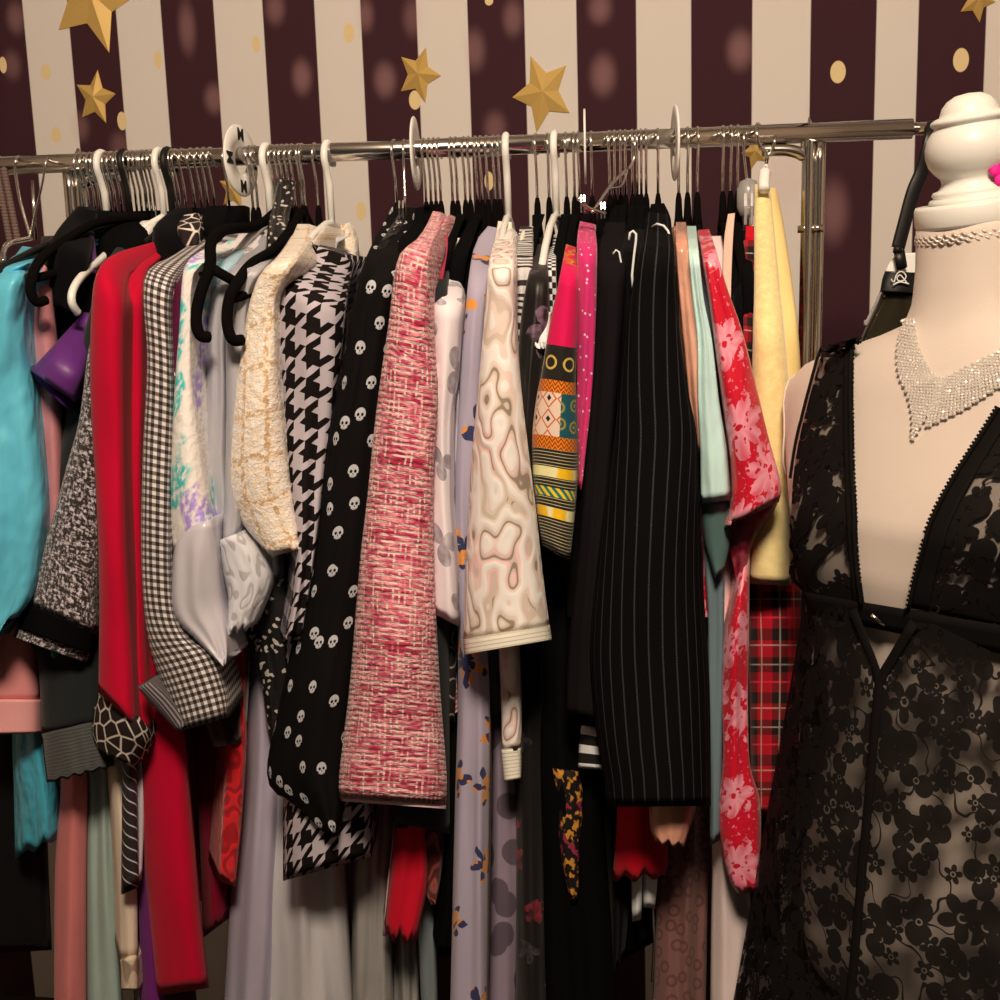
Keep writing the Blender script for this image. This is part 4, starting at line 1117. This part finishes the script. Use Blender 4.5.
bare(155, [(124, 240, .05), (98, 262, .13), (82, 276, .19), (73, 290, .22), (72, 303, .225), (78, 313, .215)], None, 'white_plastic', 'white plastic hanger beside the black plastic hook, its end curling above the purple sleeve', .0042)
bare(97, [(60, 240, .1), (30, 256, .17), (10, 268, .21), (2, 284, .22), (4, 300, .215)], None, 'white_plastic', 'white plastic hanger, leftmost thick white hook, its end beside the turquoise shoulder', .0042)
bare(120, [(60, 240, .12), (20, 258, .2), (-4, 275, .24), (-8, 300, .25)], None, 'black_plastic', 'black plastic hanger at the left edge above the turquoise blouse', .004)

# dividers
def divider(px, py, ang, label, letters=False):
    X = at(px, py, YR).x; c = Vector((X, YR, rz(X)-.0052))
    o = thing('rail_divider', c, label, 'divider')
    M = Matrix.Translation(c) @ Matrix.Rotation(math.radians(ang), 4, 'Z') @ Matrix.Rotation(math.radians(90), 4, 'Y')
    n = 40; vs = []; fs = []
    for r, z in ((.0162, -.0012), (.0162, .0012), (.0405, .0012), (.0415, 0), (.0405, -.0012)):
        for k in range(n):
            w = 2*PI*k/n; vs.append(M @ Vector((r*math.cos(w), r*math.sin(w), z)))
    for i in range(5):
        for k in range(n):
            a, b = i*n, ((i+1) % 5)*n
            fs.append((a+k, a+(k+1) % n, b+(k+1) % n, b+k))
    link('disc', mesh(vs, fs), 'white_plastic', o)
    if letters:
        for k in range(4):
            cu = bpy.data.curves.new('letter', 'FONT'); cu.body = 'M'; cu.size = .020; cu.extrude = .0003; cu.align_x = 'CENTER'; cu.align_y = 'CENTER'; cu.offset = .0004
            tmp = bpy.data.objects.new('letter', cu); COL.objects.link(tmp)
            me = bpy.data.meshes.new_from_object(tmp.evaluated_get(bpy.context.evaluated_depsgraph_get())); bpy.data.objects.remove(tmp)
            me.materials.clear(); me.materials.append(MATS['black_print'])
            t = bpy.data.objects.new('letter', me); COL.objects.link(t); t.parent = o
            w = math.radians(90*k)
            # face towards +x, up = z
            base = Matrix(((0, 0, 1), (1, 0, 0), (0, 1, 0))).to_4x4()
            t.matrix_local = Matrix.Rotation(math.radians(ang), 4, 'Z') @ Matrix.Rotation(w, 4, 'X') @ Matrix.Translation((.0018, 0, .029)) @ base
    return o
divider(241, 163, -8, 'white round divider lettered M on the rail', True)
divider(415.5, 150, 3, 'white round divider seen nearly edge-on above the pink tweed jacket')
divider(585, 148, 2, 'white round divider seen edge-on above the magenta beaded cardigan')
divider(675, 145, 4, 'white round divider seen edge-on above the copper satin blouse')

# clip hangers and chains
def wire_thing(name, label, cat, paths, mt='chrome_wire'):
    p0 = paths[0][1][0]; a = at(*p0[:2], YR-p0[2])
    o = thing(name, a, label, cat)
    for pn, pts, r, *mm in paths:
        tube(pn, bez([at(x, y, YR-d) for x, y, d in pts], 5) if len(pts) > 2 else [at(x, y, YR-d) for x, y, d in pts], r, mm[0] if mm else mt, o, 8)
    return o
wire_thing('wire_hanger', 'bare wire hanger forming a V at the left end of the rail', 'hanger', [
    ('hook', [(22, 162, -.015), (19, 157, -.002), (16, 160, .013), (15.5, 172, .013), (20, 200, .012), (27, 225, .012), (31, 240, .012)], .0019),
    ('hook', [(52, 160, -.015), (49, 156, .0), (46, 162, .013), (42, 185, .013), (35, 215, .012), (30, 240, .012)], .0014),
    ('rod', [(32, 180, .0), (36, 240, .0)], .0019),
    ('frame', [(31, 238, .012), (10, 243, .08), (4, 250, .14), (3, 262, .16)], .003)])
bp = thing('beaded_straps', at(3, 172, YR), 'pair of beaded rope straps hanging from the left end of the rail', 'straps')
for x0, x1 in ((-3, 10), (4, 18)):
    pts = [at(x0+(x1-x0)*t, 170+72*t, YR-.012) for t in [i/22 for i in range(23)]]
    st = [lathe_data([(.0005, -.004), (.0042, -.0015), (.0042, .0015), (.0005, .004)], 8, Matrix.Translation(p)) for p in pts]
    link('strap', join(st), 'rope_beige', bp)
tube('loop', [at(-3, 172, YR-.012), at(-3, 160, YR-.006), at(0, 157, YR+.004), at(4, 160, YR+.014)], .0015, 'chrome_wire', bp)
def clip(o, px, py, d, mt, sc=1.0):
    c = at(px, py, YR-d); s = sc
    for sg in (-1, 1):
        vs = [(sg*.002*s, y, z) for z, w in ((.022*s, .004*s), (.008*s, .008*s), (-.012*s, .008*s)) for y in (-w, w)]
        vs = [c+Vector(v) for v in vs]+[c+Vector((v[0]+sg*.003*s, v[1], v[2])) for v in vs]
        f = [(0, 1, 3, 2), (2, 3, 5, 4), (6, 8, 9, 7), (8, 10, 11, 9), (0, 2, 8, 6), (2, 4, 10, 8), (1, 7, 9, 3), (3, 9, 11, 5), (0, 6, 7, 1), (4, 5, 11, 10)]
        link('jaw', mesh(vs, f), mt, o, False)
o = wire_thing('clip_hanger', 'chrome clip hanger with a white clip holding the yellow towelling wrap', 'hanger', [
    ('hook', [(764, 140, -.014), (760, 127, -.002), (757, 125, .006), (757, 134, .014), (760, 146, .012), (766, 152, .012), (767, 160, .012)], .0024),
    ('hook', [(776, 140, -.014), (775, 133, .0), (775, 140, .014), (772, 150, .012), (767, 156, .012)], .0018),
    ('rod', [(767, 158, .012), (765, 172, .045)], .002)])
tube('clip', bez([at(766, 166, YR-.03), at(765, 172, YR-.04), at(764, 180, YR-.05), at(764, 190, YR-.058)], 4), [.003]*4+[.0062]*9, 'white_plastic', o, 12)
o = wire_thing('clip_hanger', 'clear plastic clip hanger gripping the tartan dress strap', 'hanger', [
    ('hook', [(752, 142, -.014), (748, 130, -.002), (745, 129, .006), (744, 138, .014), (744, 152, .012), (747, 182, .012)], .0016)])
lv = lathe_data([(.001, 0), (.009, .003), (.0125, .012), (.0125, .03), (.009, .04), (.001, .043)], 20, Matrix.Translation(at(748, 218, YR-.02)))
link('clip_body', join([lv]), 'frost_plastic', o)
clip(o, 748, 214, .03, 'frost_plastic', 1.0)
o = wire_thing('clip_hanger', 'tangled silver clip hanger between the magenta cardigan and the black coat', 'hanger', [
    ('hook', [(640, 150, -.014), (637, 134, .0), (635, 142, .014), (634, 158, .014), (628, 170, .02)], .0016),
    ('rod', [(628, 168, .02), (612, 184, .05), (599, 203, .09), (592, 212, .11)], .0018),
    ('chain', [(628, 168, .02), (622, 185, .03), (612, 188, .05)], .0012),
    ('crossbar', [(578, 198, .12), (588, 208, .11), (606, 214, .10)], .002)])
clip(o, 583, 206, .12, 'chrome_wire', .5); clip(o, 603, 213, .10, 'chrome_wire', .5)
o = wire_thing('clip_hanger', 'silver clip dangling at the neck of the black blazer', 'hanger', [
    ('hook', [(407, 150, -.014), (404, 140, .0), (403, 148, .014), (404, 168, .012), (405, 200, .02)], .0014),
    ('rod', [(405, 198, .02), (403, 212, .06)], .0016)])
clip(o, 402, 213, .08, 'chrome_wire', .6)

# ------------------------------------------------------------------ pouch by the mannequin
o = thing('glossy_pouch', at(925, 150, YR), 'glossy dark pouch with a logo band, hung by a black strap behind the mannequin', 'pouch')
vs = bez([at(x, y, YR-d) for x, y, d in ((934, 140, -.014), (931, 127, .0), (930, 140, .014), (922, 170, .012), (913, 192, .012), (904, 225, .012), (898, 248, .012))], 6)
tube('strap', vs, .0075, 'black_satin', o, 8, flat=.2, axis=Vector((0, 1, 0)))
tube('buckle', [at(894, 249, YR-.014), at(901, 250, YR-.014)], .0045, 'black_plastic', o, 8)
tube('lower_strap', [at(899, 250, YR-.014), at(901, 262, YR-.014), at(902, 268, YR-.012)], .006, 'black_satin', o, 8, flat=.3, axis=Vector((0, 1, 0)))
drape('header', 'tag_white', '897,254 889,263 884,274 882,284', '924,252 924,262 924,270 924,284', d=(.004, .004), ts=0, dep=.012, parent=o, fold=(0, 0), wr=0, bulge=.004)
drape('band', 'black_satin', '885,271 882,280 880,292', '925,273 925,282 925,294', d=(.010, .012), ts=1, dep=.02, parent=o, fold=(0, 0), wr=0, bulge=.008)
drape('shell', 'glossy_dark', '880,290 877,303 870,318 862,336 856,352 852,400', '925,290 926,305 928,320 930,340 930,352 930,400', d=(.004, .008), ts=1, dep=.03, parent=o, fold=(1, .004), wr=.004, bulge=.02)
drape('clear_edge', 'frost_plastic', '880,292 874,305 868,316 864,326', '882,292 877,305 871,317 867,327', d=(.012, .014), ts=1, dep=.006, parent=o, fold=(0, 0), wr=0, bulge=.001)
lg = bez([at(x, y, YR-.0155) for x, y in ((891, 279), (894, 282), (896, 276), (899, 272), (903, 272), (906, 276), (904, 280), (899, 281), (897, 278), (900, 275), (904, 279), (907, 283))], 5)
tube('logo', lg, .0007, 'tag_white', o, 6)['label'] = 'white swirling logo'
tube('logo', bez([at(x, y, YR-.0155) for x, y in ((893, 285), (900, 282), (909, 284))], 5), .0009, 'tag_white', o, 6)['label'] = 'white stroke under the logo'

# ------------------------------------------------------------------ mannequin
YM = .98
NT = at(975, 228, YM)                       # top of the neck
PHI = math.radians(46)
Fv = Vector((-math.sin(PHI), -math.cos(PHI), 0)); Sv = Vector((math.cos(PHI), -math.sin(PHI), 0))
TILT = Matrix.Rotation(math.radians(-1), 4, Vector((0, 1, 0)))
MM = Matrix.Translation(NT) @ TILT @ Matrix((Sv, -Fv, Vector((0, 0, 1)))).transposed().to_4x4()   # local: x side, -y front, z up
TAB = [(.008, .0445, .0445, .0445), (-.03, .0445, .0445, .0445), (-.06, .047, .046, .047), (-.078, .054, .050, .054), (-.090, .088, .056, .06), (-.099, .126, .062, .066), (-.110, .158, .068, .070),
       (-.128, .178, .076, .074), (-.15, .184, .083, .078), (-.19, .175, .098, .082), (-.24, .160, .120, .085), (-.285, .150, .122, .085), (-.31, .142, .116, .083), (-.37, .130, .104, .080), (-.42, .122, .095, .08),
       (-.47, .122, .092, .085), (-.53, .138, .098, .10), (-.60, .154, .102, .115), (-.66, .158, .10, .11), (-.70, .150, .094, .10)]
def tabv(z):
    for (z0, *a), (z1, *b) in zip(TAB, TAB[1:]):
        if z1 <= z <= z0:
            t = (z0-z)/(z0-z1); return [p+(q-p)*t for p, q in zip(a, b)]
    return list(TAB[-1][1:])
def body_pt(th, z, off=0, k=(1, 1, 1)):
    a, bf, bb = tabv(z); a, bf, bb = a*k[0]+off, bf*k[1]+off, bb*k[2]+off
    s, c = math.sin(th), math.cos(th)               # th 0 = front
    x = a*math.copysign(abs(s)**.85, s)
    y = -(bf*max(0, c)**.85) if c > 0 else bb*(-c)**.85
    bust = .022*math.exp(-((z+.225)/.045)**2)*(math.exp(-((th-.55)/.35)**2)+math.exp(-((th+.55)/.35)**2))
    y -= bust
    z += .14*y*sm((z+.06)/.06)
    return MM @ Vector((x, y, z))
man = thing('mannequin', Vector((NT.x+.05, NT.y, 0)), 'cream cloth dress form with a white turned finial, wearing black lace', 'mannequin')
n = 72; zs = [.007-i*.0085 for i in range(int(.707/.0085)+1)]
vs = [body_pt(2*PI*k/n, z) for z in zs for k in range(n)]
fs = [(i*n+k, (i+1)*n+k, (i+1)*n+(k+1) % n, i*n+(k+1) % n) for i in range(len(zs)-1) for k in range(n)]
fs += [tuple(range(n)), tuple((len(zs)-1)*n+k for k in range(n))[::-1]]
tor = link('torso', mesh(vs, fs), 'mannequin_cloth', man)
BV = BVHTree.FromPolygons(vs, fs)
mtx = lambda z: MM @ Matrix.Rotation(math.radians(8), 4, 'X') @ Matrix.Translation((0, 0, z))
vp, fp = lathe_data([(.0, -.002), (.0455, -.002), (.047, .001), (.047, .014), (.0455, .017), (.0, .017)], 48, mtx(.006))
link('neck_plate', mesh(vp, fp), 'mannequin_paint', man)
prof = [(0, .016), (.034, .016), (.0355, .019), (.034, .0225), (.031, .024), (.0325, .027), (.031, .0305), (.027, .032), (.0255, .0345), (.0238, .038), (.0245, .043), (.029, .049), (.0335, .057), (.0355, .067), (.0355, .076), (.0335, .085),
        (.0300, .092), (.0275, .0955), (.0275, .097), (.0292, .0985), (.0302, .101), (.0295, .1035), (.0262, .106), (.0228, .1072), (.0222, .110), (.0205, .116), (.0165, .122), (.010, .1265), (0, .128)]
vp, fp = lathe_data([(r, .016+(z-.016)*.77) for r, z in prof], 48, mtx(.006))
link('finial', mesh(vp, fp), 'mannequin_paint', man)
# shoulder caps with a stitched seam
for sg in (-1, 1):
    pts = []
    for k in range(25):
        w = 2*PI*k/24
        z = -.175+.055*math.cos(w); th = sg*(PI/2)+.62*math.sin(w)
        pts.append(body_pt(th, z, .0012))
    tube('armhole_seam', pts[:-1], .0010, 'mannequin_cloth', man, 6, closed=True)
bot = MM @ Vector((0, 0, -.70))
tube('pole', [bot+Vector((0, 0, .03)), Vector((bot.x, bot.y, .03))], .014, 'wood_dark', man, 16)
vp, fp = lathe_data([(0, .0), (.122, .0), (.126, .008), (.115, .022), (.03, .035), (0, .036)], 40, Matrix.Translation((bot.x, bot.y, 0)))
link('base', mesh(vp, fp), 'wood_dark', man)

# lace dress: cloth laid on the form through the outline it has on it
def hit(px, py, off):
    d = ray(px, py).normalized()
    for _ in range(1):
        h = BV.ray_cast(CAMP, d)
        if h[0] is not None:
            nn = h[1] if h[1].dot(d) < 0 else -h[1]
            return h[0]+nn*off, nn
    return None, None
def panel(name, mt, L, R, parent, off=.004, n=16, thick=.0016, back=None):
    L, R = poly(L), poly(R)
    ln = max(sum(math.dist(a, b) for a, b in zip(q, q[1:])) for q in (L, R))
    rows = max(4, int(ln/7)); L, R = resample(L, rows), resample(R, rows)
    P = []
    for l, r in zip(L, R):
        row = [None]*(n+1)
        for j in range(n+1):
            a = j/n; px, py = l[0]+(r[0]-l[0])*a, l[1]+(r[1]-l[1])*a
            row[j] = hit(px, py, off)
            row[j] = (row[j][0], row[j][1], px, py)
        ok = [j for j in range(n+1) if row[j][0] is not None]
        for j in range(n+1):
            if row[j][0] is None:
                if ok: k = min(ok, key=lambda q: abs(q-j)); Y = row[k][0].y+.012*min(3, abs(k-j)); nn = row[k][1]
                else: Y = YM; nn = Vector((0, -1, 0))
                row[j] = (at(row[j][2], row[j][3], Y), nn, 0, 0)
        P.append([(q[0], q[1]) for q in row])
    vs, uv, fs = [], [], []
    N = n+1
    for lay in (0, 1):
        vv = 0
        for i in range(rows):
            if i: vv += (P[i][n//2][0]-P[i-1][n//2][0]).length
            uu = 0
            for j in range(N):
                if j: uu += (P[i][j][0]-P[i][j-1][0]).length
                vs.append(P[i][j][0]-P[i][j][1]*thick*lay); uv.append((uu, vv))
    for i in range(rows-1):
        for j in range(n):
            a = i*N+j; fs.append((a, a+N, a+N+1, a+1))
    o = link(name, mesh(vs[:rows*N], fs, uv[:rows*N]), mt, parent)
    so = o.modifiers.new('s', 'SOLIDIFY'); so.thickness = thick; so.offset = -1
    return o, P
dress = thing('lace_gown', MM @ Vector((0, 0, -.37)), 'black floral lace gown with a deep open neckline on the mannequin', 'gown')
BL, _ = panel('bodice_panel', 'black_lace', '829,346 822,372 813,405 804,445 799,480 797,520 795,550 789,575 812,600', '858,338 857,370 857,410 858,460 860,510 863,560 868,602', dress, .006)
BRr, PR_ = panel('bodice_panel', 'black_lace', '1003,410 985,440 962,478 940,520 926,560 914,604', '1080,380 1085,440 1090,480 1090,520 1090,570 1080,640', dress, .006, 24)
def along(s, off=.009, step=5):
    q = poly(s); ln = sum(math.dist(a, b) for a, b in zip(q, q[1:]))
    q = resample(q, max(3, int(ln/step))); out = []; lastY = None
    for x, y in q:
        p, nn = hit(x, y, off)
        if p is None: p = at(x, y, lastY or YM)
        lastY = p.y; out.append(p)
    return out
for s in ('858,338 857,370 857,410 858,460 860,510 863,560 868,602', '1003,410 985,440 962,478 940,520 926,560 914,604', '829,346 822,372 813,405 804,445 799,480'):
    pts = along(s)
    tube('picot_edge', pts, .0016, 'black_satin_trim', dress, 6)
    if s.startswith('829'): continue
    pt2 = along(s, .009, 4.2)
    dots = []
    for i, p in enumerate(pt2):
        px = 2.5 if s[0] != '1' else -2.5
        if s.startswith('829'): px = -2.5
        dots.append(lathe_data([(0, -.0014), (.0014, 0), (0, .0014)], 6, Matrix.Translation(p+RT*px*.0009)))
    link('scallop_trim', join(dots), 'black_satin_trim', dress)
# satin borders of the straps
panel('satin_border', 'black_satin_trim', '850,340 849,380 849,430 851,500 855,560 860,604', '858,338 857,380 857,430 859,500 863,560 868,604', dress, .0075, 5)
panel('satin_border', 'black_satin_trim', '1003,410 985,440 962,478 940,520 926,560 914,604', '1018,412 1000,442 977,482 957,522 943,562 932,606', dress, .0075, 5)
panel('waistband', 'black_satin_trim', '812,590 816,612', '1075,632 1075,664', dress, .008, 40)
# back of the bodice
vs, uv, fs = [], [], []
zz = [-.20-.008*i for i in range(24)]; nb = 24
for i, z in enumerate(zz):
    w = .45+.62*min(1, i/8)
    for j in range(nb+1):
        a = j/nb; th = PI-w*PI/2*1.15+(2*a-1)*0+a*w*PI*1.15
        vs.append(body_pt(th, z, .006)); uv.append((a*.4, -z))
for i in range(len(zz)-1):
    for j in range(nb):
        a = i*(nb+1)+j; fs.append((a, a+nb+1, a+nb+2, a+1))
o = link('bodice_back', mesh(vs, fs, uv), 'black_lace', dress); o.modifiers.new('s', 'SOLIDIFY').thickness = .0016
# skirt
rows = 64; n = 120; vs, uv, fs = [], [], []
Z0, Z1 = -.310, -1.02
for i in range(rows):
    t = i/(rows-1); z = Z0+(Z1-Z0)*t
    h = max(0, -.35-z); A = .150+.165*h; B = .127+.14*h
    gap = max(0, .19*(1-t/.075))
    lean = math.tan(math.radians(6))*0
    for k in range(n+1):
        th = gap+(2*PI-2*gap)*k/n
        f = 1+(.012+.05*t)*sm(t*2.5)*math.sin(th*9+.6*math.sin(th*2))*(.35+.65*abs(math.sin(th/2)))
        s, c = math.sin(th), math.cos(th)
        x = A*f*s; y = -(B*f*c) + (.0 if c > 0 else 0)
        q = MM @ Vector((x, y, z))
        # cloth falls straight down, not along the leaning form
        
        vs.append(q); uv.append((th*.19, -z))
for i in range(rows-1):
    for k in range(n): fs.append((i*(n+1)+k, (i+1)*(n+1)+k, (i+1)*(n+1)+k+1, i*(n+1)+k+1))
sk = link('skirt', mesh(vs, fs, uv), 'black_lace_skirt', dress)
for side in (0, n):
    pts = [Vector(vs[i*(n+1)+side])+Fv*.003 for i in range(rows)]
    tube('front_band', pts, .0042, 'black_satin_trim', dress, 8, flat=.35, axis=Fv)
hk = hit(889, 612, .016)[0]
if hk: 
    tube('hook_clasp', [hk+RT*-.005+UP*.004, hk+RT*.0, hk+RT*.006+UP*-.004], .0016, 'chrome_wire', dress, 8)['label'] = 'small silver hook clasp'

# necklace
neck = thing('rhinestone_necklace', MM @ Vector((0, -.05, -.09)), 'wide rhinestone bib necklace ending in a point on the mannequin chest', 'necklace')
Lp, Rp = '910,322 903,332 899,350 899,366 902,380 908,392 912,405 914,420 913,438', '917,320 917,335 921,350 928,365 936,376 946,384 940,400 928,418 915,440'
Rl, Rr = '1030,318 1008,346 990,358 965,370 940,383', '1045,330 1022,374 994,392 965,410 928,428'
def stones(L, R, pitch=3.0):
    L, R = poly(L), poly(R); out = []
    ln = sum(math.dist(a, b) for a, b in zip(L, L[1:])); rows = int(ln/pitch)
    L, R = resample(L, rows), resample(R, rows)
    for i, (l, r) in enumerate(zip(L, R)):
        w = math.dist(l, r); m_ = max(1, int(w/pitch))
        for j in range(m_+1):
            a = (j+.5*(i % 2))/(m_+.5)
            p, nn = hit(l[0]+(r[0]-l[0])*a, l[1]+(r[1]-l[1])*a, .003)
            if p is None: continue
            q = Vector((random.uniform(-1, 1), random.uniform(-1, 1), random.uniform(-1, 1)))*.35
            M2 = Matrix.Translation(p) @ (nn+q).to_track_quat('Z', 'Y').to_matrix().to_4x4()
            out.append(lathe_data([(.0, -.001), (.00165, -.0002), (.0012, .0011), (0, .0011)], 6, M2))
    return out
me = join(stones(Lp, Rp)+stones(Rl, Rr))
link('rhinestone_mesh', me, 'rhinestone', neck, False)
pts = [body_pt(th, z, .004) for th, z in ((-1.2, -.075), (-1.9, -.066), (-2.6, -.062), (3.14, -.060), (2.6, -.062), (1.9, -.066), (1.2, -.075))]
tube('chain', bez(pts, 5), .0015, 'rhinestone', neck, 6)
ck = thing('choker', MM @ Vector((0, 0, -.01)), 'silvery braided cord wound round the mannequin neck below the plate', 'choker')
for s in range(3):
    pts = []
    for k in range(320):
        w = 2*PI*k/320
        pts.append(MM @ Vector(((.0458+.0010*math.sin(w*40+s*2.1))*math.sin(w), -(.0458+.0010*math.sin(w*40+s*2.1))*math.cos(w), -.001-.0026*s+.0011*math.cos(w*40+s*2.1)-.14*.046*math.cos(w))))
    tube('strand', pts, .00095, 'rhinestone' if s == 1 else 'silver_cord', ck, 6, closed=True)
# pink flower at the finial
fl = thing('fabric_flower', at(1004, 172, YM-.03), 'hot pink fabric flower at the edge beside the finial', 'flower')
for k in range(5):
    w = 2*PI*k/5+.5
    c0 = at(1004, 172, YM-.03); dr = (RT*math.cos(w)+UP*math.sin(w))
    vsf, fsf = tube_data([c0, c0+dr*.004-FW*.001, c0+dr*.009-FW*.002, c0+dr*.0125], [.0015, .0045, .0055, .001], 10, .3, False, FW)
    link('petal', mesh(vsf, fsf), 'hot_pink', fl)
vsf, fsf = tube_data([at(1004, 172, YM-.03), at(996, 178, YM-.004)], .001, 6)
link('stem', mesh(vsf, fsf), 'hot_pink', fl)

# ------------------------------------------------------------------ light
def area(name, loc, aim, size, energy, col):
    l = bpy.data.lights.new(name, 'AREA'); l.energy = energy; l.color = col; l.shape = 'DISK'; l.size = size
    o = bpy.data.objects.new(name, l); COL.objects.link(o); o.location = loc
    o.rotation_euler = (Vector(aim)-Vector(loc)).to_track_quat('-Z', 'Y').to_euler()
    return o
area('ceiling_lamp', (.05, -.33, 2.36), (-.05, 1.2, 1.15), .4, 53, (1, .77, .57))
W = bpy.data.worlds.new('world'); SC.world = W; W.use_nodes = True
W.node_tree.nodes['Background'].inputs[0].default_value = (1, .82, .66, 1)
W.node_tree.nodes['Background'].inputs[1].default_value = .035
